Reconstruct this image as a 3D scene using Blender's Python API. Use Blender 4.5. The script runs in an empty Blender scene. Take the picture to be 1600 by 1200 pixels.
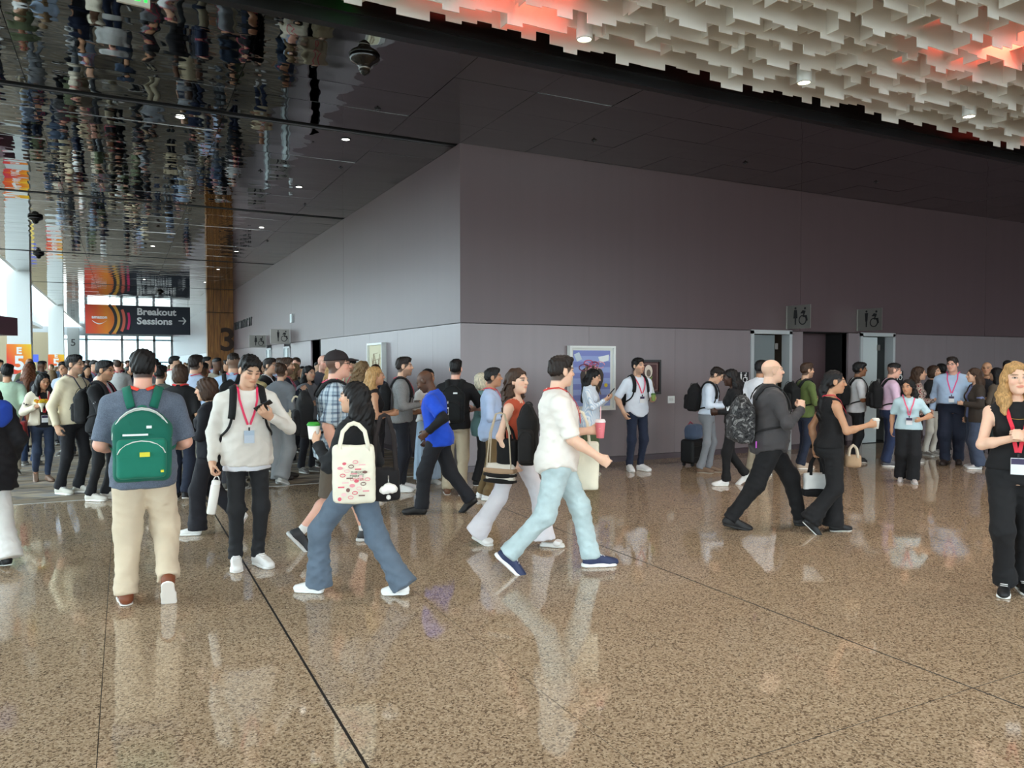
import bpy, bmesh, math, random
import numpy as np
from mathutils import Matrix, Vector
SC = bpy.context.scene
COL = SC.collection
random.seed(7)
# ---------------------------------------------------------------- camera
# building axes: +x along the purple wall, +y down the hallway; the camera stands over the origin
FPX, YAW, PITCH, EYE = 1190.25, math.radians(27.02), math.radians(1.61), 1.72
cam = bpy.data.cameras.new('camera'); cam_o = bpy.data.objects.new('camera', cam); COL.objects.link(cam_o)
cam.sensor_fit = 'HORIZONTAL'; cam.sensor_width = 36.; cam.lens = 36.*FPX/1600.; cam.clip_start = .05; cam.clip_end = 600
cam_o.location = (0, 0, EYE); cam_o.rotation_euler = (math.pi/2-PITCH, 0, -YAW)
SC.camera = cam_o
# ---------------------------------------------------------------- sky and exposure
w = bpy.data.worlds.new('sky'); SC.world = w; w.use_nodes = True
bgn = w.node_tree.nodes['Background']; bgn.inputs['Color'].default_value = (.80, .93, 1., 1); bgn.inputs['Strength'].default_value = 7.0
SC.view_settings.view_transform = 'Standard'; SC.view_settings.look = 'None'; SC.view_settings.gamma = 1; SC.view_settings.use_curve_mapping = False
SC.view_settings.exposure = 0.14
SC.cycles.max_bounces = 7; SC.cycles.diffuse_bounces = 4; SC.cycles.glossy_bounces = 3; SC.cycles.transmission_bounces = 4
SC.cycles.sample_clamp_indirect = 6.0; SC.cycles.caustics_reflective = False; SC.cycles.caustics_refractive = False
SC.cycles.use_denoising = True
# ---------------------------------------------------------------- helpers
_fw = np.array([math.sin(YAW)*math.cos(PITCH), math.cos(YAW)*math.cos(PITCH), -math.sin(PITCH)])
_rt = np.array([math.cos(YAW), -math.sin(YAW), 0]); _up = np.cross(_rt, _fw); _C = np.array([0, 0, EYE])
def floor_at(x, y):
    """the spot on the floor where a foot seen at picture point (x, y) stands"""
    d = _fw+(x-800)/FPX*_rt+(600-y)/FPX*_up; return _C-EYE/d[2]*d
def heading(P, face):
    """turn about z: 0 faces the camera, 90 faces to the right of the picture, 180 faces away"""
    c = -np.array([P[0], P[1]]); c = c/np.linalg.norm(c); r = np.array([-c[1], c[0]]); a = math.radians(face)
    h = c*math.cos(a)+r*math.sin(a); return math.atan2(h[1], h[0])-math.pi/2
def lin(c):
    c = np.asarray(c, float)/255; return np.where(c <= .04045, c/12.92, ((c+.055)/1.055)**2.4)
MATS = {}
def newmat(name, col=None, rough=.6, metal=0., spec=None):
    m = bpy.data.materials.new(name); m.use_nodes = True; b = m.node_tree.nodes['Principled BSDF']
    if col is not None: b.inputs['Base Color'].default_value = (*lin(col), 1)
    b.inputs['Roughness'].default_value = rough; b.inputs['Metallic'].default_value = metal
    if spec is not None: b.inputs['Specular IOR Level'].default_value = spec
    return m, m.node_tree.nodes, m.node_tree.links, b
def mk(name, col, rough=.6, metal=0., spec=None):
    if name not in MATS: MATS[name] = newmat(name, col, rough, metal, spec)[0]
    return MATS[name]
def node(N, t, **kw):
    n = N.new(t)
    for k, v in kw.items():
        if k in n.inputs: n.inputs[k].default_value = v
        else: setattr(n, k, v)
    return n
def mixc(N, L, fac, a, b, blend='MIX'):
    n = N.new('ShaderNodeMix'); n.data_type = 'RGBA'; n.blend_type = blend
    for i, v in ((0, fac), (6, a), (7, b)):
        if hasattr(v, 'links'): L.new(v, n.inputs[i])
        else: n.inputs[i].default_value = v if i == 0 else (*v, 1)
    return n.outputs[2]
def ramp(N, L, src, stops):
    n = N.new('ShaderNodeValToRGB'); L.new(src, n.inputs[0]); cr = n.color_ramp
    while len(cr.elements) < len(stops): cr.elements.new(.5)
    for e, (p, c) in zip(cr.elements, stops): e.position = p; e.color = (*c, 1)
    return n.outputs[0]
def cloth(c, pat=None):
    """fabric of colour c (sRGB); pat: heather, plaid, denim, camo, stripe, floral, smooth"""
    key = ('cloth', tuple(c), pat)
    if key in MATS: return MATS[key]
    m, N, L, b = newmat('fabric', c, .8, 0, .25); col = lin(c)
    tc = node(N, 'ShaderNodeTexCoord')
    if pat == 'smooth': b.inputs['Roughness'].default_value = .55; b.inputs['Specular IOR Level'].default_value = .4; MATS[key] = m; return m
    ns = node(N, 'ShaderNodeTexNoise', Scale=420., Detail=2.); L.new(tc.outputs['Object'], ns.inputs['Vector'])
    base = None
    if pat in (None, 'heather', 'denim'):
        n2 = node(N, 'ShaderNodeTexNoise', Scale=9. if pat == 'denim' else 5., Detail=5.); L.new(tc.outputs['Object'], n2.inputs['Vector'])
        k = {None: (.93, 1.07), 'heather': (.85, 1.15), 'denim': (.88, 1.14)}[pat]
        base = ramp(N, L, n2.outputs[0], [(.3, tuple(np.minimum(col*k[0], 1))), (.7, tuple(np.minimum(col*k[1], 1)))])
        if pat == 'heather':
            n3 = node(N, 'ShaderNodeTexNoise', Scale=160., Detail=3.); L.new(tc.outputs['Object'], n3.inputs['Vector'])
            base = mixc(N, L, .35, base, ramp(N, L, n3.outputs[0], [(.35, tuple(col*.45)), (.65, tuple(np.minimum(col*1.7, 1)))]))
    elif pat == 'plaid':
        sp = node(N, 'ShaderNodeSeparateXYZ'); L.new(tc.outputs['Object'], sp.inputs[0])
        def bands(sock, sc, w, ph):
            a = node(N, 'ShaderNodeMath', operation='MULTIPLY_ADD'); L.new(sock, a.inputs[0]); a.inputs[1].default_value = sc; a.inputs[2].default_value = ph
            fr = node(N, 'ShaderNodeMath', operation='FRACT'); L.new(a.outputs[0], fr.inputs[0])
            lt = node(N, 'ShaderNodeMath', operation='LESS_THAN'); L.new(fr.outputs[0], lt.inputs[0]); lt.inputs[1].default_value = w; return lt.outputs[0]
        xa = node(N, 'ShaderNodeMath', operation='ARCTAN2'); L.new(sp.outputs[0], xa.inputs[0]); L.new(sp.outputs[1], xa.inputs[1]); xy = node(N, 'ShaderNodeMath', operation='MULTIPLY'); L.new(xa.outputs[0], xy.inputs[0]); xy.inputs[1].default_value = .21
        base = mixc(N, L, 0., tuple(col), tuple(col)); dk = lin((44, 58, 84)); wh = lin((205, 216, 222)); md = lin((96, 116, 138))
        for so in (sp.outputs[2], xy.outputs[0]):
            for sc, wd, ph, cc, al in ((13., .34, .0, wh, .55), (26., .16, .3, md, .6), (13., .13, .55, dk, .75)):
                f = bands(so, sc, wd, ph); g = node(N, 'ShaderNodeMath', operation='MULTIPLY'); L.new(f, g.inputs[0]); g.inputs[1].default_value = al
                base = mixc(N, L, g.outputs[0], base, tuple(cc))
    elif pat == 'camo':
        n2 = node(N, 'ShaderNodeTexNoise', Scale=13., Detail=4., Distortion=1.8); L.new(tc.outputs['Object'], n2.inputs['Vector'])
        base = ramp(N, L, n2.outputs[0], [(.38, tuple(lin((20,20,22)))), (.47, tuple(lin((70,70,72)))), (.54, tuple(lin((28,28,30)))), (.62, tuple(lin((126,126,126))))])
    elif pat == 'stripe':
        wv = node(N, 'ShaderNodeTexWave', Scale=16.); wv.bands_direction = 'X'; L.new(tc.outputs['Object'], wv.inputs['Vector'])
        base = ramp(N, L, wv.outputs[1], [(.35, tuple(col)), (.65, tuple(lin((236,240,246))))])
    elif pat == 'floral':
        v = node(N, 'ShaderNodeTexVoronoi', Scale=22.); L.new(tc.outputs['Object'], v.inputs['Vector'])
        base = ramp(N, L, v.outputs['Distance'], [(.25, tuple(lin((120,40,48)))), (.45, tuple(lin((210,196,182)))), (.6, tuple(col))])
    elif pat == 'print':
        v = node(N, 'ShaderNodeTexNoise', Scale=30., Detail=2.); L.new(tc.outputs['Object'], v.inputs['Vector'])
        base = ramp(N, L, v.outputs[0], [(.5, tuple(col)), (.6, tuple(np.minimum(col*.55, 1)))])
    if base is not None: L.new(base, b.inputs['Base Color'])
    wk = node(N, 'ShaderNodeTexNoise', Scale=7.5, Detail=2.5, Distortion=1.4); wk.noise_type = 'RIDGED_MULTIFRACTAL'; L.new(tc.outputs['Object'], wk.inputs['Vector'])
    b2 = node(N, 'ShaderNodeBump', Strength=.55, Distance=.012); L.new(wk.outputs[0], b2.inputs['Height'])
    bp = node(N, 'ShaderNodeBump', Strength=.18, Distance=.002); L.new(ns.outputs[0], bp.inputs['Height']); L.new(b2.outputs[0], bp.inputs['Normal']); L.new(bp.outputs[0], b.inputs['Normal'])
    b.inputs['Sheen Weight'].default_value = .08 if max(c) > 60 else .03
    MATS[key] = m; return m
def hair_mat(k):
    key = ('hair', k)
    if key in MATS: return MATS[key]
    m, N, L, b = newmat('hair_'+k, None, .55, 0, .3); col = lin(HAIRC[k]); tc = node(N, 'ShaderNodeTexCoord'); mp = node(N, 'ShaderNodeMapping'); mp.inputs['Scale'].default_value = (1, 1, .12)
    L.new(tc.outputs['Object'], mp.inputs[0]); n = node(N, 'ShaderNodeTexNoise', Scale=120., Detail=4.); L.new(mp.outputs[0], n.inputs['Vector'])
    L.new(ramp(N, L, n.outputs[0], [(.3, tuple(col*.55)), (.7, tuple(np.minimum(col*1.5, 1)))]), b.inputs['Base Color'])
    bp = node(N, 'ShaderNodeBump', Strength=.5, Distance=.004); L.new(n.outputs[0], bp.inputs['Height']); L.new(bp.outputs[0], b.inputs['Normal'])
    MATS[key] = m; return m
M_SKIN, N_, L_, b_ = newmat('skin', None, .5, 0, .35)
a_ = node(N_, 'ShaderNodeVertexColor'); a_.layer_name = 'col'; n_ = node(N_, 'ShaderNodeTexNoise', Scale=60., Detail=3.)
L_.new(mixc(N_, L_, .10, a_.outputs[0], n_.outputs[1], 'OVERLAY'), b_.inputs['Base Color']); b_.inputs['Subsurface Weight'].default_value = .06; b_.inputs['Subsurface Radius'].default_value = (.012, .005, .003)
# ---------------------------------------------------------------- figure library
BIG = 9.0
def nrm(v):
    v = np.asarray(v, float); return v/(np.linalg.norm(v)+1e-9)
def rotx(a): c, s = math.cos(a), math.sin(a); return np.array([[1,0,0],[0,c,-s],[0,s,c]])
def roty(a): c, s = math.cos(a), math.sin(a); return np.array([[c,0,s],[0,1,0],[-s,0,c]])
def rotz(a): c, s = math.cos(a), math.sin(a); return np.array([[c,-s,0],[s,c,0],[0,0,1]])
def smin(a, b, k):
    h = np.maximum(k-np.abs(a-b), 0)/k
    return np.minimum(a, b)-h*h*k*.25
# a primitive is (function, low corner, high corner, blend)
def cone(a, b, ra, rb, k=.02, flat=False, flat0=False, sq=None):
    a = np.asarray(a, float); b = np.asarray(b, float); d = b-a; L2 = max(float(d@d), 1e-8); L = math.sqrt(L2)
    def f(X, Y, Z):
        x = X-a[0]; y = Y-a[1]; z = Z-a[2]
        u = (x*d[0]+y*d[1]+z*d[2])/L2
        t = np.clip(u, 0, 1)
        x = x-t*d[0]; y = y-t*d[1]; z = z-t*d[2]
        if sq is not None:
            w = x*sq[0][0]+y*sq[0][1]+z*sq[0][2]; w = w*sq[1]
            x = x+w*sq[0][0]; y = y+w*sq[0][1]; z = z+w*sq[0][2]
        r = np.sqrt(x*x+y*y+z*z)-(ra+(rb-ra)*t)
        if flat: r = np.maximum(r, (u-1)*L)
        if flat0: r = np.maximum(r, -u*L)
        return r
    m = max(ra, rb)*(1 if sq is None else max(1, 1/(1+sq[1])))
    return (f, np.minimum(a-m, b-m), np.maximum(a+m, b+m), k)
def ell(c, r, R=None, k=.02):
    c = np.asarray(c, float); r = np.asarray(r, float); R = np.eye(3) if R is None else R
    def f(X, Y, Z):
        x = X-c[0]; y = Y-c[1]; z = Z-c[2]
        u = (x*R[0,0]+y*R[1,0]+z*R[2,0])/r[0]; v = (x*R[0,1]+y*R[1,1]+z*R[2,1])/r[1]; w = (x*R[0,2]+y*R[1,2]+z*R[2,2])/r[2]
        k0 = np.sqrt(u*u+v*v+w*w); k1 = np.sqrt((u/r[0])**2+(v/r[1])**2+(w/r[2])**2)+1e-6
        return k0*(k0-1)/k1
    e = np.sqrt((R*R)@(r*r))
    return (f, c-e, c+e, k)
def rbox(c, h, rad, R=None, k=.01):
    c = np.asarray(c, float); h = np.asarray(h, float)-rad; R = np.eye(3) if R is None else R
    def f(X, Y, Z):
        x = X-c[0]; y = Y-c[1]; z = Z-c[2]
        q = [np.abs(x*R[0,i]+y*R[1,i]+z*R[2,i])-h[i] for i in range(3)]
        o = np.sqrt(sum(np.maximum(v, 0)**2 for v in q))
        return o+np.minimum(np.maximum(q[0], np.maximum(q[1], q[2])), 0)-rad
    e = np.abs(R)@(h+rad)
    return (f, c-e, c+e, k)
def loft(o, R, zs, wx, wy, oy, k=.03, ox=None):
    """elliptical sections stacked along the local z axis"""
    o = np.asarray(o, float); zs = np.asarray(zs, float)
    wx = np.asarray(wx, float); wy = np.asarray(wy, float); oy = np.asarray(oy, float)
    tz = np.linspace(zs[0], zs[-1], 120)
    def sm(v):
        v = np.interp(tz, zs, v); p = np.pad(v, 6, mode='edge'); return np.convolve(p, np.ones(13)/13, 'valid')
    sx, sy, so = sm(wx), sm(wy), sm(oy)
    def f(X, Y, Z):
        x = X-o[0]; y = Y-o[1]; z = Z-o[2]
        u = x*R[0,0]+y*R[1,0]+z*R[2,0]; v = x*R[0,1]+y*R[1,1]+z*R[2,1]; w = x*R[0,2]+y*R[1,2]+z*R[2,2]
        i = np.clip((w-tz[0])/(tz[1]-tz[0]), 0, 118.99); j = i.astype(np.int32); t = i-j
        ax = sx[j]*(1-t)+sx[j+1]*t; ay = sy[j]*(1-t)+sy[j+1]*t; v = v-(so[j]*(1-t)+so[j+1]*t)
        d = (np.sqrt((u/ax)**2+(v/ay)**2)-1)*np.minimum(ax, ay)
        return np.maximum(d, np.maximum(zs[0]-w, w-zs[-1]))
    m = max(wx.max(), wy.max()+np.abs(oy).max())
    a = o+R[:,2]*zs[0]; b = o+R[:,2]*zs[-1]
    return (f, np.minimum(a, b)-m, np.maximum(a, b)+m, k)
def feval(groups, P):
    """distance at points (n,3)"""
    X, Y, Z = P[:,0], P[:,1], P[:,2]; D = np.full(len(P), BIG)
    for prims, kg in groups:
        G = None
        for f, lo, hi, k in prims:
            v = f(X, Y, Z); G = v if G is None else smin(G, v, k)
        if G is not None: D = smin(D, G, kg)
    return D
EDG = [(0,1),(2,3),(4,5),(6,7),(0,2),(1,3),(4,6),(5,7),(0,4),(1,5),(2,6),(3,7)]
COR = [(i >> 2 & 1, i >> 1 & 1, i & 1) for i in range(8)]
def nets(D, o, h):
    S = D < 0; nx, ny, nz = D.shape
    c = np.zeros((nx-1, ny-1, nz-1), np.int8)
    for a, b, e in COR: c += S[a:nx-1+a, b:ny-1+b, e:nz-1+e]
    I = np.nonzero((c > 0) & (c < 8)); n = len(I[0])
    if n == 0: return np.zeros((0,3)), np.zeros((0,4), np.int32)
    idx = np.full(c.shape, -1, np.int32); idx[I] = np.arange(n)
    V = [D[I[0]+a, I[1]+b, I[2]+e] for a, b, e in COR]
    pos = np.zeros((n,3)); cnt = np.zeros(n)
    for a, b in EDG:
        va, vb = V[a], V[b]; m = (va < 0) != (vb < 0)
        t = np.where(m, va/np.where(m, va-vb, 1), 0)
        ca = np.array(COR[a], float); cb = np.array(COR[b], float)
        pos += m[:,None]*(ca+t[:,None]*(cb-ca)); cnt += m
    pos /= cnt[:,None]
    verts = np.asarray(o)+h*(np.stack(I, 1)+pos)
    Q = []
    for ax in range(3):
        sl0 = [slice(None)]*3; sl1 = [slice(None)]*3; sl0[ax] = slice(0,-1); sl1[ax] = slice(1,None)
        A = S[tuple(sl0)]; B = S[tuple(sl1)]
        E = np.nonzero(A != B); inside = A[E]
        u, w = (ax+1) % 3, (ax+2) % 3
        ok = (E[u] > 0) & (E[w] > 0) & (E[u] < D.shape[u]-1) & (E[w] < D.shape[w]-1)
        E = [e[ok] for e in E]; inside = inside[ok]
        def cell(du, dw):
            q = list(E); q[u] = q[u]-du; q[w] = q[w]-dw; return idx[tuple(q)]
        q = np.stack([cell(1,1), cell(0,1), cell(0,0), cell(1,0)], 1)
        q[~inside] = q[~inside][:,::-1]
        Q.append(q)
    return verts, np.concatenate(Q)
def patch(groups, h, box=None, cuts=(), disp=None):
    """surface of a union of groups; cuts are functions combined with max"""
    los = [p[1] for g in groups for p in g[0]]; his = [p[2] for g in groups for p in g[0]]
    lo = np.min(los, 0)-2.5*h; hi = np.max(his, 0)+2.5*h
    if box is not None: lo = np.maximum(lo, box[0]); hi = np.minimum(hi, box[1])
    n = np.maximum(np.ceil((hi-lo)/h).astype(int)+1, 2)
    ax = [(lo[i]+h*np.arange(n[i])).astype(np.float32) for i in range(3)]
    D = np.full(n, BIG, np.float32)
    for prims, kg in groups:
        G = np.full(n, BIG, np.float32)
        for f, a, b, k in prims:
            m = k+2.5*h
            i0 = np.clip(np.floor((a-m-lo)/h).astype(int), 0, n); i1 = np.clip(np.ceil((b+m-lo)/h).astype(int)+1, 0, n)
            if (i1 <= i0).any(): continue
            s = tuple(slice(i0[i], i1[i]) for i in range(3))
            v = f(ax[0][s[0]][:,None,None], ax[1][s[1]][None,:,None], ax[2][s[2]][None,None,:])
            G[s] = smin(G[s], v, k)
        D = smin(D, G, kg) if len(groups) > 1 else G
    X, Y, Z = ax[0][:,None,None], ax[1][None,:,None], ax[2][None,None,:]
    if disp is not None:
        D = np.where(D < .06, D+disp(X, Y, Z), D)
    for c in cuts: D = np.maximum(D, c(X, Y, Z))
    return nets(D, lo, h)
def folds(amp, seed, fz=34.):
    r = random.Random(seed); q = [r.uniform(0, 6) for _ in range(6)]
    def f(X, Y, Z):
        a = np.sin(fz*.62*Z+5*np.sin(7*X+q[0])+4*np.sin(6*Y+q[1])+q[2]); b = np.sin(fz*.33*Z-17*X+6*np.sin(6*Y+q[3]+4*Z)+q[4]); c = np.sin(fz*.3*Z+15*X-9*Y+3*np.sin(9*Z+q[5]))
        return amp*(.78*np.sqrt(np.abs(a)+.02)+.9*np.abs(b)+.8*np.abs(c)-1.35+.6*np.sin(9*Z+6*X+q[1]))
    return f
def strands(amp, seed, fx=110.):
    r = random.Random(seed); q = [r.uniform(0, 6) for _ in range(4)]
    def f(X, Y, Z):
        return amp*(np.sin(fx*X+14*np.sin(7*Z+q[0])+q[1])+np.sin(fx*Y+12*np.sin(9*Z+q[2])+q[3]))*.5
    return f
def to_mesh(name, parts):
    vs = [p[0] for p in parts if len(p[0])]; fs = []; o = 0
    for p in parts:
        if len(p[0]): fs.append(p[1]+o); o += len(p[0])
    me = bpy.data.meshes.new(name)
    if not vs: return me
    v = np.concatenate(vs).astype(np.float32); f = np.concatenate(fs).astype(np.int32)
    me.vertices.add(len(v)); me.vertices.foreach_set('co', v.ravel())
    me.loops.add(f.size); me.loops.foreach_set('vertex_index', f.ravel())
    me.polygons.add(len(f)); me.polygons.foreach_set('loop_start', np.arange(len(f), dtype=np.int32)*4)
    me.polygons.foreach_set('use_smooth', np.ones(len(f), bool))
    me.update(calc_edges=True)
    return me
def mesh_obj(name, me, mat=None, parent=None, link=True):
    o = bpy.data.objects.new(name, me)
    if mat is not None and me is not None:
        if len(me.materials) == 0: me.materials.append(mat)
        elif me.materials[0] != mat:
            o.material_slots[0].link = 'OBJECT'; o.material_slots[0].material = mat
    COL.objects.link(o)
    if parent is not None: o.parent = parent
    return o
def ik(a, t, l1, l2, pole):
    a = np.asarray(a, float); t = np.asarray(t, float); d = t-a; L = np.linalg.norm(d); u = d/(L+1e-9)
    L = min(L, (l1+l2)*.998); t = a+u*L
    x = (l1*l1-l2*l2+L*L)/(2*L); r = math.sqrt(max(l1*l1-x*x, 0))
    p = np.asarray(pole, float); p = p-u*(p@u); p = nrm(p)
    return a+u*x+p*r, t
def ribbon(pts, nor, w, th=.003, closed=False):
    """flat band along pts, facing nor"""
    pts = np.asarray(pts, float); n = len(pts); V = []; F = []
    for i in range(n):
        t = nrm(pts[min(i+1, n-1)]-pts[max(i-1, 0)]); nn = nrm(nor[i]-t*(np.asarray(nor[i])@t)); s = np.cross(t, nn)
        for a, b in ((-1,0),(1,0),(1,1),(-1,1)): V.append(pts[i]+s*a*w/2+nn*b*th)
    for i in range(n-1):
        for j in range(4):
            k = (j+1) % 4; F.append((i*4+j, i*4+k, i*4+4+k, i*4+4+j))
    F += [(3,2,1,0), ((n-1)*4, (n-1)*4+1, (n-1)*4+2, (n-1)*4+3)]
    return np.array(V), np.array(F, np.int32)
def tube(pts, r, seg=6):
    pts = np.asarray(pts, float); n = len(pts); V = []; F = []
    rr = r if hasattr(r, '__len__') else [r]*n
    t0 = nrm(pts[1]-pts[0]); u = nrm(np.cross(t0, (0.31, .2, .93) if abs(t0[2]) < .9 else (1, 0, 0)))
    for i in range(n):
        t = nrm(pts[min(i+1, n-1)]-pts[max(i-1, 0)]); u = nrm(u-t*(u@t)); w = np.cross(t, u)
        for j in range(seg):
            a = 2*math.pi*j/seg; V.append(pts[i]+rr[i]*(math.cos(a)*u+math.sin(a)*w))
    for i in range(n-1):
        for j in range(seg):
            k = (j+1) % seg; F.append((i*seg+j, i*seg+k, i*seg+seg+k, i*seg+seg+j))
    V.append(pts[0]); V.append(pts[-1]); m = n*seg
    for j in range(0, seg, 2):
        F.append((m, (j+2) % seg, j+1, j)); F.append((m+1, (n-1)*seg+j, (n-1)*seg+j+1, (n-1)*seg+(j+2) % seg))
    return np.array(V), np.array(F, np.int32)
def boxq(c, h, R=None):
    c = np.asarray(c, float); R = np.eye(3) if R is None else R
    V = np.array([c+R@np.array([x*h[0], y*h[1], z*h[2]]) for x in (-1,1) for y in (-1,1) for z in (-1,1)])
    return V, np.array([(0,1,3,2),(4,6,7,5),(0,4,5,1),(2,3,7,6),(0,2,6,4),(1,5,7,3)], np.int32)
def lathe(prof, seg=16, c=(0,0,0), R=None):
    V = []; F = []; R = np.eye(3) if R is None else R
    for r, z in prof:
        for j in range(seg):
            a = 2*math.pi*j/seg; V.append(np.asarray(c)+R@np.array([r*math.cos(a), r*math.sin(a), z]))
    for i in range(len(prof)-1):
        for j in range(seg):
            k = (j+1) % seg; F.append((i*seg+j, i*seg+k, i*seg+seg+k, i*seg+seg+j))
    return np.array(V), np.array(F, np.int32)
def flat(me):
    me.polygons.foreach_set('use_smooth', np.zeros(len(me.polygons), bool)); return me

SKIN = dict(fair=(232,190,165), pink=(226,172,150), light=(214,170,142), tan=(196,148,116), olive=(182,134,104), brown=(140,96,70), dark=(92,62,46), deep=(66,44,35))
HAIRC = dict(black=(18,16,17), dark=(34,26,23), brown=(62,44,33), auburn=(92,52,30), sandy=(120,96,68), blonde=(172,134,86), grey=(150,142,130), ash=(205,195,172))

# shoes are built once per kind in the foot frame: ball of the foot at the origin, toe towards +y
SHOES = {}
def shoe_mesh(kind):
    if kind in SHOES: return SHOES[kind]
    up = [ell((0,.035,.030), (.046,.075,.042), None, .03), ell((0,-.10,.040), (.038,.085,.045), None, .03), cone((0,-.135,.05), (0,-.125,.095), .040, .040, .03), cone((0,-.10,.085), (0,.0,.058), .034, .036, .03)]
    so = [cone((0,.045,.006), (0,-.03,.006), .052, .044, .02, sq=((0,0,1), .0)), cone((0,-.03,.006), (0,-.135,.006), .043, .042, .03)]
    th = .030
    if kind == 'runner': th = .036; so[1] = cone((0,-.03,.006), (0,-.15,.010), .044, .048, .03)
    if kind in ('flat', 'dress'): th = .016
    cuts = [lambda X, Y, Z: Z-(th-.006)+0*X+0*Y, lambda X, Y, Z: -Z+0*X+0*Y]
    if kind == 'mule':
        up = [cone((-.04,.03,.05), (.04,.03,.05), .03, .03, .03), cone((-.038,-.0,.045), (.038,.0,.045), .026, .026, .03)]
        cuts = [lambda X, Y, Z: Z-.045+0*X+0*Y, lambda X, Y, Z: -Z+0*X+0*Y]
    u = patch([(up, .02)], .008, None, [lambda X, Y, Z: -(Z-.008)+0*X+0*Y, lambda X, Y, Z: (Z-.112)+.25*(Y+.13)+0*X])
    s = patch([(so, .02)], .008, None, cuts)
    parts = [to_mesh('shoe_upper', [u]), to_mesh('sole', [s])]
    if kind in ('sneaker', 'runner'):
        L = [boxq((0, .012-.024*i, .072+.009*i), (.026, .004, .003), rotx(-.42)) for i in range(4)]
        parts.append(to_mesh('laces', L))
    SHOES[kind] = parts
    return parts

def person(px, py, face, H, sex='m', build=1., skin='light', hair=('short','black'), top=None, bottom=None, shoes=None, feet=None, armL=None, armR=None,
           head=(0,0,0), lean=0., tilt=0., twist=0., over=None, lanyard=None, glasses=None, cap=None, beard=0, label='', q=1, belly=0., bust=None, seed=None, group=None, xy=None, eyes=1, sock=None, drop=0.):
    """q 0: close, 1: middle distance, 2: far"""
    seed = seed if seed is not None else int(abs(px)*13+py*7)
    s = H/1.775; f = sex == 'f'
    P = floor_at(px, py) if xy is None else np.array([xy[0], xy[1], 0.])
    rz = heading(P, face)
    root = bpy.data.objects.new('person', None); COL.objects.link(root)
    root.location = (P[0], P[1], 0); root.rotation_euler = (0, 0, rz); root.empty_display_size = .2
    root['label'] = label; root['category'] = 'person'
    if group: root['group'] = group
    hb = (.0055, .0092, .024)[q]; hh = (.0068, .0100, .022)[q]; hc = (.0115, .0185, .026)[q]
    # ---- skeleton
    sx = (.165 if f else .188)*s*(.5+.5*build); hx = .088*s
    feet = feet or ((-.11,.02,0,8,0), (.11,-.02,0,8,0))     # (side, forward, lift of the ball, toe-out, heel-up) left then right
    l1, l2 = .435*s, .425*s
    FF = []
    for i, (a, b, lift, yaw, pit) in enumerate(feet):
        sg = -1 if i == 0 else 1
        Rf = rotz(math.radians(-yaw*sg))@rotx(math.radians(-pit))
        ball = np.array([a*s, b*s+.05*s, lift*s])
        FF.append((ball, Rf, ball+Rf@np.array([0, -.125*s, .085*s])))
    pz = .99*s-drop
    for i in range(2):
        hj = np.array([(-1 if i == 0 else 1)*hx, 0, -.055*s]); an = FF[i][2]
        dx = np.linalg.norm((an-hj)[:2]); pz = min(pz, an[2]+.055*s+math.sqrt(max(((l1+l2)*.992)**2-dx*dx, .01)))
    pel = np.array([0, 0, pz])
    Rt = rotz(math.radians(-twist))@roty(math.radians(tilt))@rotx(math.radians(-lean))
    def tp(x, y, z): return pel+Rt@np.array([x, y, z])
    legs = []
    for i in range(2):
        hj = pel+np.array([(-1 if i == 0 else 1)*hx, 0, -.055*s]); Rf = FF[i][1]
        kn, an = ik(hj, FF[i][2], l1, l2, Rf@np.array([0,1,0])*np.array([1,1,0])+np.array([0,.3,0]))
        legs.append((hj, kn, an))
    arms = []
    for i, A in enumerate((armL, armR)):
        sg = -1 if i == 0 else 1
        A = dict(A or {}); t = A.get('t', (.05, .03, -.50))     # wrist relative to shoulder: out, forward, up
        sh = tp(sg*sx, -.005*s, .412*s)
        pole = A.get('pole', (.35, -1, -.35))
        Rb = rotz(math.radians(-twist))
        el, wr = ik(sh, sh+Rb@np.array([sg*t[0]*s, t[1]*s, t[2]*s]), .285*s, .255*s, Rb@np.array([sg*pole[0], pole[1], pole[2]]))
        d = nrm(wr-el)
        if 'dir' in A: d = nrm(Rb@np.array([sg*A['dir'][0], A['dir'][1], A['dir'][2]]))
        n = A.get('palm', (-1, 0, 0)); n = Rb@np.array([sg*n[0], n[1], n[2]]); n = nrm(n-d*(n@d)); sd = np.cross(d, n)*(1 if i else -1)
        arms.append(dict(sh=sh, el=el, wr=wr, d=d, n=n, s=sd, curl=A.get('curl', .45), sg=sg))
    # ---- torso sections
    bw = build
    tz = np.array([-.13, -.02, .10, .20, .34, .43, .49])*s
    if f: wx = np.array([.160,.172,.150,.132,.146,.140,.085])*s*bw; wy = np.array([.108,.122,.102,.092,.108,.092,.055])*s*bw
    else: wx = np.array([.155,.163,.152,.150,.170,.165,.09])*s*bw; wy = np.array([.108,.118,.106,.105,.120,.105,.06])*s*bw
    oy = np.array([-.01,-.012,0,.004,0,-.012,-.015])*s
    if belly: wy = wy+np.array([.02,.05,.07,.055,.02,0,0])*belly*s; oy = oy+np.array([.01,.04,.07,.055,.02,0,0])*belly*s
    bust = (.9 if f else 0) if bust is None else bust
    def torso(e, k=.03):
        T = [loft(pel, Rt, tz, wx+e, wy+e, oy, k)]
        for sg in (-1, 1):
            T.append(cone(tp(0, -.018*s, .488*s), tp(sg*(sx-.012*s), -.008*s, .408*s), .046*s+e*.8, .050*s*bw+e*.6, .05))
            T.append(ell(tp(sg*.07*s, -.055*s, -.06*s), np.array([.085,.085,.095])*s*bw+e, Rt, .05))
            if bust: T.append(ell(tp(sg*.065*s, .085*s*bw, .295*s), np.array([.06,.05,.058])*s*bust*(.6+.4*bw)+e*.8, Rt, .04))
        return T
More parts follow.
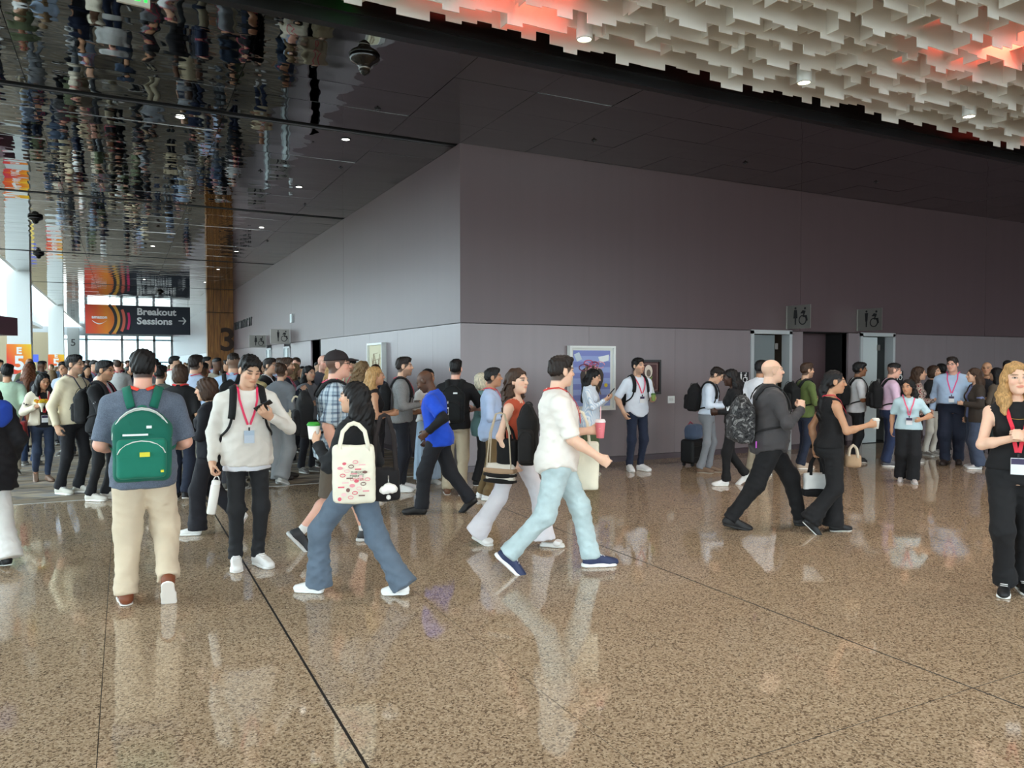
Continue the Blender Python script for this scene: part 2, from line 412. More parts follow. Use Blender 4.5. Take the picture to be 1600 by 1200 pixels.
    nr = (.047 if f else .056)*s*(.6+.4*bw)
    hrot = Rt@rotz(math.radians(-head[0]))@rotx(math.radians(-head[1]))@roty(math.radians(head[2]))
    nb = tp(0, -.012*s, .475*s); skull = tp(0, .005*s, .562*s); hs = s**.5*(1.0 if f else 1.035)
    hc0 = skull+hrot@np.array([0, .022, .105])*hs
    def hp(x, y, z): return hc0+hrot@np.array([x, y, z])*hs
    neck = [cone(nb, hp(0,-.025,-.05), nr*1.08, nr*.96, .03)]
    E = lambda c, r, k=.02: ell(hp(*c), np.array(r)*hs, hrot, k)
    hd = [E((0,-.012,.030), (.073,.094,.085)), E((0,.020,-.022), (.060,.074,.086), .03), E((0,.030,-.068), (.046,.056,.044), .03), E((0,.072,-.096), (.020,.018,.017), .025)]
    if q < 2:
        hd += [E((0,.086,.026), (.046,.012,.011), .02), E((.036,.062,-.020), (.022,.022,.022), .02), E((-.036,.062,-.020), (.022,.022,.022), .02),
               cone(hp(0,.092,.016), hp(0,.113,-.018), .007*hs, .011*hs, .012), E((0,.105,-.024), (.016,.013,.009), .01),
               E((0,.093,-.050), (.022,.010,.0065), .008), E((0,.090,-.060), (.018,.010,.0065), .008)]
    hd += [E((.075,-.006,-.004), (.011,.021,.031), .008), E((-.075,-.006,-.004), (.011,.021,.031), .008)]
    sock_c = [ell(hp(x,.101,.010), np.array((.017,.013,.010))*hs, hrot) for x in (-.031,.031)]
    def socket(X, Y, Z):
        d = np.minimum(sock_c[0][0](X, Y, Z), sock_c[1][0](X, Y, Z)); return -d-.004
    uar, far_, war = (.041 if f else .048)*s*bw, (.034 if f else .040)*s*(.4+.6*bw), (.024 if f else .028)*s*(.5+.5*bw)
    def armskin(A):
        return [cone(A['sh'], A['el'], uar, far_, .03), cone(A['el'], A['el']+(A['wr']-A['el'])*.3, far_, far_*1.02, .03), cone(A['el']+(A['wr']-A['el'])*.3, A['wr'], far_*1.02, war, .03)]
    def handp(A):
        w, d, n, sd = A['wr'], A['d'], A['n'], A['s']; z = s*(.92 if f else 1.)
        R = np.stack([sd, n, d], 1); L = [ell(w+d*.052*z, np.array([.041,.017,.055])*z, R, .02), cone(w, w+d*.03*z, war, war*.9, .02)]
        if q == 2: L.append(ell(w+d*.115*z+n*.02*A['curl'], np.array([.034,.014,.05])*z, R, .02)); return L
        for j, (o, l) in enumerate(((.030,.072),(.010,.082),(-.011,.076),(-.030,.060))):
            b = w+(d*.092+sd*o)*z; c = A['curl']*(1+.12*j)
            a1 = c*1.05; d1 = d*math.cos(a1)+n*math.sin(a1); a2 = c*2.4; d2 = d*math.cos(a2)+n*math.sin(a2); a3 = min(c*3.3, 3.4); d3 = d*math.cos(a3)+n*math.sin(a3)
            m1 = b+d1*l*.48*z; m2 = m1+d2*l*.32*z
            L += [cone(b, m1, .0095*z, .0085*z, .006), cone(m1, m2, .0085*z, .0078*z, .004), cone(m2, m2+d3*l*.26*z, .0078*z, .0068*z, .004)]
        b = w+(d*.030+sd*.030)*z; c = A['curl']; d1 = nrm(d*.75+sd*(.75-.35*c)+n*(.25+.5*c)); m = b+d1*.042*z; d2 = nrm(d*.95+sd*(.25-.5*c)+n*(.2+.7*c))
        L += [cone(b, m, .014*z, .0105*z, .012), cone(m, m+d2*.040*z, .0105*z, .008*z, .005)]
        return L
    def legskin(L):
        hj, kn, an = L
        cf = kn+(an-kn)*.3+nrm(np.array([0,-1,0]))*.012*s
        return [cone(hj, kn, .083*s*bw, .054*s*bw, .04), cone(kn, cf, .054*s*bw, .056*s*bw, .04), cone(cf, an, .056*s*bw, .034*s, .04), ell(kn+np.array([0,.012*s,0]), np.array([.046,.046,.055])*s, None, .03)]
    top = dict(top or {}); bottom = dict(bottom or {})
    if over and over.get('sleeve', 1.) > .9: top['sleeve'] = .4
    sl = top.get('sleeve', 1.)     # 0 sleeveless, .6 to above the elbow, 1 long
    # ---- body
    parts = []
    hbox = (hc0-.17*hs, hc0+.17*hs)
    parts.append(patch([(neck+hd, .02)], hb, (np.minimum(hbox[0], nb-np.array([.09,.09,.03])*s), hbox[1]), [socket] if q < 2 else []))
    for A in arms:
        if sl >= .95: parts.append(patch([([cone(A['wr']-A['d']*0-(A['wr']-A['el'])*.35, A['wr'], war*1.15, war, .02)]+handp(A), .02)], hb*1.25))
        elif sl > .3: parts.append(patch([(armskin(A)+handp(A), .02)], hb*1.4))
    if sl <= .3:
        parts.append(patch([(torso(0)+neck+armskin(arms[0])+armskin(arms[1]), .02)], hb*1.8, (tp(0,0,.30*s)-np.array([.6,.6,.5])*s, hc0+np.array([.6,.6,-.10])*s)))
        for A in arms: parts.append(patch([(armskin(A)[1:]+handp(A), .02)], hb*1.25, (np.minimum(A['el'], A['wr']-.2), np.maximum(A['el'], A['wr']+.2)) if False else None))
    sk = bottom.get('kind') in ('shorts', 'skirt') or (bottom.get('crop', 0) > .04)
    if sk:
        for L in legs: parts.append(patch([(legskin(L) if bottom.get('kind') in ('shorts', 'skirt') else [cone(L[1]+(L[2]-L[1])*.7, L[2], .04*s, .034*s, .02)], .02)], hb*2))
        for i in range(2):
            ball, Rf, an = FF[i]; parts.append(patch([([cone(an, ball+Rf@np.array([0,-.03,.04])*s, .034*s, .024*s, .03), cone(ball+Rf@np.array([0,-.03,.038])*s, ball+Rf@np.array([0,.04,.03])*s, .026*s, .02*s, .03), ell(an-Rf@np.array([0,.015,.035])*s, np.array([.028,.03,.036])*s, None, .03)], .02)], hb*2))
    if q < 2:
        core = torso(-.02*s)+[cone(A['sh'], A['el'], uar*.7, far_*.7) for A in arms]+[cone(A['el'], A['wr'], far_*.7, war*.7) for A in arms]
        for L in legs: core += [cone(L[0], L[1], .06*s, .04*s), cone(L[1], L[2], .04*s, .026*s)]
        parts.append(patch([(core+neck, .02)], .03))
    me = to_mesh('body', parts)
    # ---- skin colours, as the skin itself has them: lips, brows, eyes, stubble
    co = np.empty(len(me.vertices)*3, np.float32); me.vertices.foreach_get('co', co); co = co.reshape(-1,3).astype(float)
    base = lin(SKIN[skin]); cols = np.tile(base, (len(co),1)); hcol = lin(HAIRC[hair[1]])
    lp = ((co-hc0)@hrot)/hs; x, y, z = np.abs(lp[:,0]), lp[:,1], lp[:,2]
    onh = (z > -.14) & (np.abs(lp).max(1) < .16)
    if q < 2:
        def mix(m, c, a):
            a = (np.clip(m, 0, 1)*a)[:,None]; cols[:] = cols*(1-a)+np.asarray(c)*a
        front = onh & (y > .045)
        if beard: mix(np.where(onh & (y > -.005) & (z < -.022-.5*np.maximum(.045-y, 0)) , 1., 0)*np.clip((-.018-z)/.02, 0, 1), hcol, beard)
        mix(front*np.clip(1.5-(((x-.04)/.026)**2+((z+.022)/.022)**2), 0, 1), base*np.array([1.12,.80,.78]), .35)
        lipc = base*np.array([.92,.55,.55]) if f else base*np.array([.88,.66,.62])
        mix(front*np.clip(3-2.4*((x/.026)**2+((z+.055)/.0095)**2), 0, 1), lipc, .95)
        mix(front*np.clip(3-2.6*(((x-.033)/.022)**2+((z-.031-.10*(.033-x)*0)/.0062)**2), 0, 1), hcol*1.1 if hair[1] not in ('ash','blonde') else lin((120,90,62)), .85)
        if eyes:
            mix(front*np.clip(2.6-2*(((x-.031)/.0165)**2+((z-.010)/.0078)**2), 0, 1), base*.30, .8)
            if eyes == 1: mix(front*np.clip(2.6-2*(((x-.031)/.0120)**2+((z-.0095)/.0048)**2), 0, 1), (.55,.52,.50), .9); mix(front*np.clip(2.6-2*(((x-.031)/.0055)**2+((z-.0095)/.0060)**2), 0, 1), (.02,.015,.012), 1.)
            else: mix(front*np.clip(2.4-2*(((x-.031)/.0150)**2+((z-.004)/.0035)**2), 0, 1), (.02,.015,.012), .9)
        if hair[0] in ('short', 'thick', 'fade', 'pony', 'bun') or cap:
            fcl = ((x/.072)**2+((y-.090)/.080)**2+((z+.035)/.108)**2)-1
            ear = (x > .0725*1.0) & (np.abs(y+.006) < .021) & (np.abs(z+.004) < .032)
            hm_ = onh & ~ear & (fcl > 0) & (y < .085)
            low = -.078+1.0*np.maximum(y+.035, 0)
            mix(hm_*np.clip((z-low)/.012, 0, 1), hcol*1.15, .92 if hair[0] != 'fade' else .72)
        if hair[0] == 'buzz': mix(np.where(onh & (z > -.05+np.maximum(0, .9*(y+.01))) & (y < .085), 1., 0)*np.clip((z+.06-.9*np.maximum(y,-.02))/.02, 0, 1), hcol, .62 if hair[0] == 'fade' else .38)
        if hair[0] == 'bald': mix(np.where(onh & (z > -.05+np.maximum(0, 1.2*(y+.02))) & (z < .05) & (y < .05), 1., 0), hcol, .22)
    at = me.color_attributes.new('col', 'FLOAT_COLOR', 'POINT')
    at.data.foreach_set('color', np.concatenate([cols, np.ones((len(co),1))], 1).astype(np.float32).ravel())
    body = mesh_obj('body', me, M_SKIN, root)
    # ---- hair
    if hair[0] not in ('bald', 'buzz') and cap is None or (cap and hair[0] in ('long', 'bob')):
        st = hair[0]; cap0 = [E((0,-.018,.040), (.083,.103,.086), .02)]; cuts = []; amp, fx = .006, 150.
        fc = ell(hp(0,.090,-.035), np.array([.072,.080,.108])*hs, hrot)
        def facecut(X, Y, Z): return -fc[0](X, Y, Z)+.004*np.sin(170*X+60*Y)+.003*np.sin(330*X+3)
        def lz(X, Y, Z): return ((X-hc0[0])*hrot[0,2]+(Y-hc0[1])*hrot[1,2]+(Z-hc0[2])*hrot[2,2])/hs
        def ly(X, Y, Z): return ((X-hc0[0])*hrot[0,1]+(Y-hc0[1])*hrot[1,1]+(Z-hc0[2])*hrot[2,1])/hs
        hl = hair[2] if len(hair) > 2 else None
        if st in ('short', 'fade', 'thick'):
            lowz = -.09
            if st == 'thick': cap0 = [E((0,-.014,.050), (.082,.104,.083), .02), E((0,-.03,.0), (.072,.085,.06), .03), E((.018,.060,.088), (.062,.042,.028), .04)]
            if st == 'short': cap0 = [E((0,-.013,.053), (.077,.100,.078), .02), E((0,-.035,.0), (.066,.075,.05), .03), E((.01,.050,.098), (.052,.042,.024), .04)]
            if st == 'fade': cap0 = [E((0,-.012,.058), (.073,.096,.070), .02), E((0,.04,.10), (.050,.042,.022), .04)]
            cuts = [facecut, lambda X, Y, Z: (lowz+.35*np.maximum(ly(X,Y,Z)+.04, 0)-lz(X,Y,Z))*hs]; amp, fx = .006, 205.
        else:
            L = hl or .40; amp = .006; dn = np.array([0,0,-1.])
            bk = hp(0,-.06,-.02); dr = 0.0
            if st == 'bob':
                cap0 = [E((0,-.02,.035), (.093,.112,.092), .02), E((0,-.03,-.05), (.098,.098,.10), .04)]; cuts = [facecut, lambda X, Y, Z: (-.125-lz(X,Y,Z))*hs]
            elif st in ('long', 'curly', 'wavy'):
                w = .052 if st == 'long' else .062
                cap0 = [E((0,-.018,.040), (.086,.105,.088), .02)]
                for sg in (-1, 1):
                    a = hp(sg*.066,-.030,.0); b = hp(sg*.080,-.055,-.13); c = b+dn*max(L-.2,.02)+hrot@np.array([sg*.01,-.02,0])
                    cap0 += [cone(a, b, .030, .038, .04), cone(b, c, .038, .026, .05)]
                a = hp(0,-.075,.0); b = hp(0,-.095,-.12); c = b+dn*max(L-.12,.03)-Rt[:,1]*.045
                cap0 += [cone(a, b, w, w*1.15, .05), cone(b, c, w*1.15, w*.75, .05)]
                if len(hair) > 3:      # locks brought over the front of the shoulders
                    for sg in (-1, 1):
                        a = hp(sg*.072,.01,-.02); b = hp(sg*.088,.012,-.15); c = b+dn*hair[3]+hrot@np.array([sg*.012,.06,0])
                        cap0 += [cone(a, b, .026, .038, .04), cone(b, c, .038, .020, .05)]
                cuts = [facecut]
                if st == 'curly': amp, fx = .009, 75.
                if st == 'wavy': amp, fx = .007, 80.
            elif st == 'pony':
                cap0 = [E((0,-.016,.042), (.079,.099,.083), .02), E((0,-.045,-.02), (.064,.065,.06), .04)]
                b = hp(0,-.105,-.10); cap0 += [cone(hp(0,-.09,-.02), b, .036, .040, .03), cone(b, b+dn*L*.5-Rt[:,1]*.02, .042, .040, .03), cone(b+dn*L*.5-Rt[:,1]*.02, b+dn*L, .040, .014, .03)]
                cuts = [facecut]
            elif st == 'bun':
                cap0 = [E((0,-.018,.038), (.081,.101,.086), .02), E((0,-.09,.10), (.042,.042,.036), .02)]
                cuts = [facecut, lambda X, Y, Z: (-.06+.35*np.maximum(ly(X,Y,Z)+.04, 0)-lz(X,Y,Z))*hs]
        sd_ = strands(amp, seed, fx)
        if st == 'curly': dsp = lambda X, Y, Z: sd_(X, Y, Z)+.010*np.sin(85*Z+5*np.sin(40*X+2)+4*np.sin(45*Y))*np.clip((hc0[2]+.05-Z)/.06, 0, 1)
        else: dsp = sd_
        hm = to_mesh('hair', [patch([(cap0, .02)], hh, None, cuts, dsp if q < 2 else None)])
        mesh_obj('hair', hm, hair_mat(hair[1]), root)
    # ---- clothes
    groups_all = []
    hem = top.get('hem', -.10)*s; e = top.get('ease', .016)*s
    def sleeve(A, r0, r1, r2, upto, fl=True):
        el = A['el']; wr = A['wr']
        if upto < .95:
            end = A['sh']+(el-A['sh'])*min(upto/.62, 1.15); return [cone(A['sh'], end, r0, r0*.98+.004, .035, fl)]
        return [cone(A['sh'], el, r0, r1, .035), cone(el, wr+(wr-el)*.02, r1, r2, .03, True)]
    def upper(T, name, mat, h0, inner=None):
        e = T.get('ease', .016)*s; hm = T.get('hem', -.10)*s; slv = T.get('sleeve', 1.)
        ts = torso(e)
        # below the hips the cloth hangs free down to the hem
        if hm < -.10*s or T.get('hang', 1):
            fl = T.get('flare', .012)*s
            ts[0] = loft(pel, Rt, np.concatenate([[min(hm, -.131*s)], tz]), np.concatenate([[wx[0]+e+fl], wx+e+np.array([.9,.7,.45,.15,0,0,0])*fl]), np.concatenate([[wy[0]+e+fl], wy+e+np.array([.9,.7,.45,.15,0,0,0])*fl]), np.concatenate([[oy[0]], oy]), .03)
        g = [(ts, .02)]
        if slv > 0:
            k0 = T.get('fit', 1.)
            for A in arms: g.append((sleeve(A, (uar+.018*s)*k0, (far_+.014*s)*k0, (war+.017*s)*k0, slv), .035))
        if T.get('collar'):
            g.append(([cone(tp(0,-.018*s,.455*s), tp(0,-.014*s,.53*s), nr*1.32+e*.3, nr*1.22, .02, True)], .02))
        if T.get('hood'):
            g.append(([cone(tp(-.09*s,-.05*s,.475*s), tp(.09*s,-.05*s,.475*s), .045*s, .045*s, .03), cone(tp(-.085*s,-.03*s,.48*s), tp(-.035*s,.085*s,.43*s), .035*s, .022*s, .03), cone(tp(.085*s,-.03*s,.48*s), tp(.035*s,.085*s,.43*s), .035*s, .022*s, .03)], .03))
        hemn = Rt[:,2]
        def hemcut(X, Y, Z):
            v = (X-pel[0])*hemn[0]+(Y-pel[1])*hemn[1]+(Z-pel[2])*hemn[2]
            if T.get('shirttail'): u = (X-pel[0])*Rt[0,0]+(Y-pel[1])*Rt[1,0]; return hm+.045*s*np.cos(np.clip(u/(.16*s), -1.3, 1.3)*2.2)*-1-v
            return hm-v
        def neckcut(X, Y, Z): return -(ncut[0](X, Y, Z))
        nl = T.get('neck', .012)
        ncut = cone(tp(0,-.012*s,.44*s+ (0 if not T.get('vneck') else -.0)), hp(0,-.02,-.03), nr*1.02+(.004 if T.get('collar') else nl)*s, nr*1.1+(.006 if T.get('collar') else .03)*s, .02)
        cuts = [neckcut]
        if slv > 0:
            # the hem plane must not slice hanging sleeves: cut the trunk first
            f0 = ts
            ts[:] = [((lambda X, Y, Z, ff=p[0]: np.maximum(ff(X, Y, Z), hemcut(X, Y, Z))), p[1], p[2], p[3]) for p in f0]
        else: cuts.append(hemcut)
        if T.get('vneck'):
            vd = T['vneck']*s
            def vcut(X, Y, Z):
                u = (X-pel[0])*Rt[0,0]+(Y-pel[1])*Rt[1,0]+(Z-pel[2])*Rt[2,0]; v = (X-pel[0])*Rt[0,1]+(Y-pel[1])*Rt[1,1]+(Z-pel[2])*Rt[2,1]; w = (X-pel[0])*Rt[0,2]+(Y-pel[1])*Rt[1,2]+(Z-pel[2])*Rt[2,2]
                return np.where(v > .02*s, (w-(.47*s-vd))*.35-np.abs(u), -1.)
            cuts.append(vcut)
        if T.get('open'):
            ow = T['open']*s
            def ocut(X, Y, Z):
                u = (X-pel[0])*Rt[0,0]+(Y-pel[1])*Rt[1,0]+(Z-pel[2])*Rt[2,0]; v = (X-pel[0])*Rt[0,1]+(Y-pel[1])*Rt[1,1]+(Z-pel[2])*Rt[2,1]
                return np.where(v > .0, ow-np.abs(u), -1.)
            cuts.append(ocut)
        if slv == 0:
            for A in arms:
                ac = cone(A['sh']+nrm(A['sh']-tp(0,0,.435*s))*(.012+T.get('strap', 0))*s, A['el'], uar*1.10, uar*1.1, .02)
                cuts.append(lambda X, Y, Z, ac=ac: -ac[0](X, Y, Z))
        me = to_mesh(name, [patch(g, h0, None, cuts, folds(T.get('fold', .0032)*1.15*(1 if q < 2 else 0)+1e-6, seed, T.get('ff', 62.)))])
        mesh_obj(name, me, mat, root)
        return g
    if top:
        g = upper(top, top.get('name', 'shirt'), cloth(top['c'], top.get('pat')), hc); groups_all += g
    if over:
        ov = dict(over); ov.setdefault('ease', .030); ov.setdefault('fit', 1.16); g = upper(ov, ov.get('name', 'jacket'), cloth(ov['c'], ov.get('pat')), hc); groups_all += g
    if bottom:
        kd = bottom.get('kind', 'trousers'); wd = bottom.get('w', (.094,.066,.054)); wst = bottom.get('waist', .05)*s; be = bottom.get('ease', .006)*s; cr = bottom.get('crop', 0.)
        tt = torso(be)
        def wcut(X, Y, Z):
            v = (X-pel[0])*Rt[0,2]+(Y-pel[1])*Rt[1,2]+(Z-pel[2])*Rt[2,2]; return v-wst
        trunk = [((lambda X, Y, Z, ff=p[0]: np.maximum(ff(X, Y, Z), wcut(X, Y, Z))), p[1], p[2], p[3]) for p in tt]
        g = [(trunk, .02)]
        if kd == 'skirt':
            hz = bottom['hem']*s-pz; fl = bottom.get('fl', .27)*s
            g = [([loft(pel, np.eye(3), [hz, hz*.5, -.13*s, 0, wst], [fl, (fl+.19*s)/2, .185*s*bw, wx[1]+be, wx[2]+be], [fl*.75, (fl*.75+.15*s)/2, .14*s*bw, wy[1]+be, wy[2]+be], [0, 0, -.01*s, -.01*s, 0], .03)], .02)]
            def pl(X, Y, Z):
                an = np.arctan2(X, Y); return .012*np.sin(15*an)*np.clip((pz-Z-.08)/.5, 0, 1)
            me = to_mesh('skirt', [patch(g, hc, None, (), pl)]); mesh_obj('skirt', me, cloth(bottom['c'], bottom.get('pat')), root)
        else:
            for i, (hj, kn, an) in enumerate(legs):
                if kd == 'shorts':
                    end = kn+(an-kn)*.04; L = [cone(hj, end, wd[0]*s*bw, wd[1]*s*bw, .04, True)]
                else:
                    end = an+(an-kn)*((.045 if wd[2] > .08 else .012)-cr)
                    L = [cone(hj, kn, wd[0]*s*bw, wd[1]*s*bw, .04), cone(kn, end, wd[1]*s*bw, wd[2]*s, .05, True)]
                    if bottom.get('break', 1) and cr == 0: L.append(cone(kn+(an-kn)*.86, an+(an-kn)*(.03 if wd[2] > .08 else .005), wd[2]*s*1.0, wd[2]*s*1.06, .04, True))
                g.append((L, .03))
            fa = bottom.get('fold', .0038)
            fd0 = folds(fa, seed+5, 72.)
            nm = 'shorts' if kd == 'shorts' else bottom.get('name', 'trousers')
            me = to_mesh(nm, [patch(g, hc, None, (), (lambda X, Y, Z: fd0(X, Y, Z)*(1+.9*np.exp(-((Z-.16)/.14)**2))) if q < 2 else None)]); mesh_obj(nm, me, cloth(bottom['c'], bottom.get('pat')), root)
        groups_all += g
    # ---- shoes
    if shoes:
        kd = shoes.get('kind', 'sneaker'); ms = shoe_mesh(kd); cc = cloth(shoes['c'], 'smooth')
        if sock:
            for i in range(2):
                ball, Rf, an = FF[i]; kn = legs[i][1]
                mesh_obj('sock', to_mesh('sock', [patch([([cone(an-Rf[:,2]*.03*s, an+(kn-an)*sock[1], .041*s, .043*s, .02, True)], .02)], .008)]), cloth(sock[0]), root)
        for i in range(2):
            ball, Rf, an = FF[i]
            so = mesh_obj('shoe', ms[0], cc, root)
            Mx = Matrix([[*Rf[0], ball[0]], [*Rf[1], ball[1]], [*Rf[2], ball[2]+.001], [0,0,0,1]]) @ Matrix.Diagonal((s*(.92 if f else 1.04),)*3+(1,))
            so.matrix_local = Mx
            mesh_obj('sole', ms[1], cloth(shoes.get('sole', (235,235,232)), 'smooth'), so)
            if len(ms) > 2 and q < 2: mesh_obj('laces', ms[2], cloth(shoes.get('lace', (225,225,225)), 'smooth'), so)
    # ---- worn details
    def snap(p, off, it=6):
        p = np.array(p, float)
        for _ in range(it):
            dd = feval(groups_all, np.stack([p, p+[.004,0,0], p+[0,.004,0], p+[0,0,.004]])); gr = nrm(dd[1:]-dd[0]); p = p+gr*np.clip(off-dd[0], -.05, .05)
        return p, gr
    info = dict(root=root, P=P, rz=rz, s=s, pel=pel, Rt=Rt, tp=tp, hp=hp, hrot=hrot, hc0=hc0, hs=hs, arms=arms, legs=legs, FF=FF, snap=snap, wx=wx, wy=wy, oy=oy, sx=sx, body=body, q=q, nr=nr)
    if lanyard:
        ln = dict(lanyard); zb = ln.get('z', .20)*s; lx = ln.get('x', 0)*s; wdt = ln.get('w', .017)
        lo_ = bpy.data.objects.new('lanyard', None)
        pcs = []
        for sg in (-1, 1):
            raw = [tp(sg*.02*s,-.085*s,.50*s), tp(sg*.055*s,-.065*s,.515*s), tp(sg*.075*s,-.01*s,.50*s), tp(sg*.072*s,.05*s,.46*s)]
            for t in np.linspace(0, 1, 9): raw.append(tp(sg*.068*s*(1-t)+sg*.008*s*t+lx*t, (.13+.22*belly*t)*s, .42*s*(1-t)+(zb+.05*s)*t))
            pts = []; nn = []
            for i, p in enumerate(raw):
                p2, gr = snap(p, .011)
                pts.append(p2); nn.append(gr)
            for i in range(4, len(pts)):      # hangs straight where the chest falls away
                pts[i] = pts[i] if i < 6 else pts[i]+Rt[:,1]*.002
            pcs.append(ribbon(pts, nn, wdt))
        lo = mesh_obj('lanyard', flat(to_mesh('lanyard', pcs)), cloth(ln.get('c', (222,44,84)), 'smooth'), root)
        if ln.get('badge', 1):
            bp, gr = snap(tp(lx, (.15+.25*belly)*s, zb-.05*s), .017); gr = nrm(gr*np.array([1,1,.2])); ux = nrm(np.cross(gr, (0,0,1))); R = np.stack([ux, gr, np.cross(ux, gr)], 1)
            bs = ln.get('size', 1.)
            bd = mesh_obj('badge', flat(to_mesh('badge', [boxq(bp, (.040*bs,.003,.052*bs), R)])), cloth(ln.get('bc', (225,228,232)), 'smooth'), lo)
            mesh_obj('badge_header', flat(to_mesh('badge_header', [boxq(bp+R@np.array([0,.0035,.030*bs]), (.038*bs,.001,.018*bs), R)])), cloth(ln.get('hc', (60,52,84)), 'smooth'), lo)
            mesh_obj('clip', flat(to_mesh('clip', [boxq(bp+R@np.array([0,.001,.064*bs]), (.006,.004,.014), R)])), cloth((30,30,32), 'smooth'), lo)
    if glasses:
        T = []
        for sg in (-1, 1):
            T.append(tube([hp(sg*.031+.021*math.cos(a), .104-.004*abs(math.cos(a)), .008+.015*math.sin(a)) for a in np.linspace(0, 2*math.pi, 11)], .0017, 4))
            T.append(tube([hp(sg*.052,.100,.012), hp(sg*.070,.06,.012), hp(sg*.076,0,.010)], .0017, 4))
        T.append(tube([hp(-.011,.108,.012), hp(.011,.108,.012)], .0017, 4))
        mesh_obj('glasses', to_mesh('glasses', T), cloth(glasses, 'smooth'), root)
    if cap:
        bk = -1 if len(cap) > 1 and cap[1] == 'back' else 1
        d = patch([([E((0,-.012,.048), (.088,.108,.088), .02)], .02)], .007, None, [lambda X, Y, Z: -((X-hc0[0])*hrot[0,2]+(Y-hc0[1])*hrot[1,2]+(Z-hc0[2])*hrot[2,2]-.040*hs)])
        crown = mesh_obj('cap', to_mesh('cap', [d]), cloth(cap[0]), root)
        V = []; F = []
        for i in range(13):
            a = math.pi*(i/12)
            for r, dz in ((.95,0),(1.,-.006)):
                pass
        br = patch([([ell(hp(0,.105*bk,.040), np.array([.072,.085,.010])*hs, hrot@rotx(-.10*bk))], .02)], .006, None, [lambda X, Y, Z: -(bk*((X-hc0[0])*hrot[0,1]+(Y-hc0[1])*hrot[1,1]+(Z-hc0[2])*hrot[2,1])-.070*hs)])
        mesh_obj('brim', to_mesh('brim', [br]), cloth(cap[0]), crown)
        mesh_obj('button', to_mesh('button', [lathe([(.0,.008),(.007,.006),(.009,0)], 8, hp(0,-.012,.135), hrot)]), cloth(cap[0]), crown)
    return info
def world_of(info):
    return Matrix.Translation((info['P'][0], info['P'][1], 0)) @ Matrix.Rotation(info['rz'], 4, 'Z')
def thing(name, label, cat, mw, group=None):
    o = bpy.data.objects.new(name, None); COL.objects.link(o); o.matrix_world = mw; o.empty_display_size = .1
    o['label'] = label; o['category'] = cat
    if group: o['group'] = group
    return o
# ---------------------------------------------------------------- the building
XC, YW, HC, ZJ = 4.66, 10.9, 5.10, 2.335         # hallway wall, purple wall, glossy ceiling, panel joint
YE, XL = 7.62, -3.40                              # ceiling edge over the lobby, left edge of the hallway ceiling
YF = 88.                                          # far glazing
def mesh_pd(name, V, F, mat=None, parent=None, smooth=False):
    me = bpy.data.meshes.new(name); me.from_pydata([tuple(v) for v in V], [], [tuple(f) for f in F]); me.update()
    if smooth: me.polygons.foreach_set('use_smooth', np.ones(len(me.polygons), bool))
    return mesh_obj(name, me, mat, parent)
def bxq(lo, hi):
    x0, y0, z0 = lo; x1, y1, z1 = hi
    return [(x0,y0,z0),(x1,y0,z0),(x1,y1,z0),(x0,y1,z0),(x0,y0,z1),(x1,y0,z1),(x1,y1,z1),(x0,y1,z1)], [(0,3,2,1),(4,5,6,7),(0,1,5,4),(1,2,6,5),(2,3,7,6),(3,0,4,7)]
def box(name, lo, hi, mat, parent=None):
    V, F = bxq(lo, hi); return mesh_pd(name, V, F, mat, parent)
def boxes(name, L, mat, parent=None):
    V = []; F = []
    for lo, hi in L:
        v, f = bxq(lo, hi); F += [tuple(i+len(V) for i in q) for q in f]; V += v
    return mesh_pd(name, V, F, mat, parent)
def struct(o): o['kind'] = 'structure'; return o
def tag(o, label, cat, group=None):
    o['label'] = label; o['category'] = cat
    if group: o['group'] = group
    return o
def emit(name, col, st):
    if name in MATS: return MATS[name]
    m, N, L, b = newmat(name, (0,0,0), .5); b.inputs['Emission Color'].default_value = (*lin(col), 1); b.inputs['Emission Strength'].default_value = st; MATS[name] = m; return m
# --- materials of the shell
def terrazzo():
    m, N, L, b = newmat('terrazzo', None, .07, 0, .6); tc = node(N, 'ShaderNodeTexCoord')
    v = node(N, 'ShaderNodeTexVoronoi', Scale=105.); L.new(tc.outputs['Object'], v.inputs['Vector'])
    s = node(N, 'ShaderNodeSeparateColor'); L.new(v.outputs['Color'], s.inputs[0])
    c1 = ramp(N, L, s.outputs[0], [(.0, tuple(lin((52,42,36)))), (.18, tuple(lin((92,74,60)))), (.28, tuple(lin((162,141,116)))), (.62, tuple(lin((190,169,143)))), (.86, tuple(lin((208,188,163)))), (1., tuple(lin((226,206,178))))])
    v2 = node(N, 'ShaderNodeTexVoronoi', Scale=290.); L.new(tc.outputs['Object'], v2.inputs['Vector'])
    s2 = node(N, 'ShaderNodeSeparateColor'); L.new(v2.outputs['Color'], s2.inputs[0])
    c2 = ramp(N, L, s2.outputs[0], [(0., tuple(lin((54,42,34)))), (.22, tuple(lin((158,134,108)))), (.9, tuple(lin((202,178,148))))])
    c = mixc(N, L, .38, c1, c2)
    n = node(N, 'ShaderNodeTexNoise', Scale=.6, Detail=3.); L.new(tc.outputs['Object'], n.inputs['Vector'])
    c = mixc(N, L, .5, c, ramp(N, L, n.outputs[0], [(.3, (.82,.80,.78)), (.7, (1.,1.,1.))]), 'MULTIPLY')
    L.new(c, b.inputs['Base Color'])
    n3 = node(N, 'ShaderNodeTexNoise', Scale=2.2, Detail=4.); L.new(tc.outputs['Object'], n3.inputs['Vector'])
    L.new(ramp(N, L, n3.outputs[0], [(.35, (.035,)*3), (.75, (.085,)*3)]), b.inputs['Roughness'])
    return m
M_TER = terrazzo()
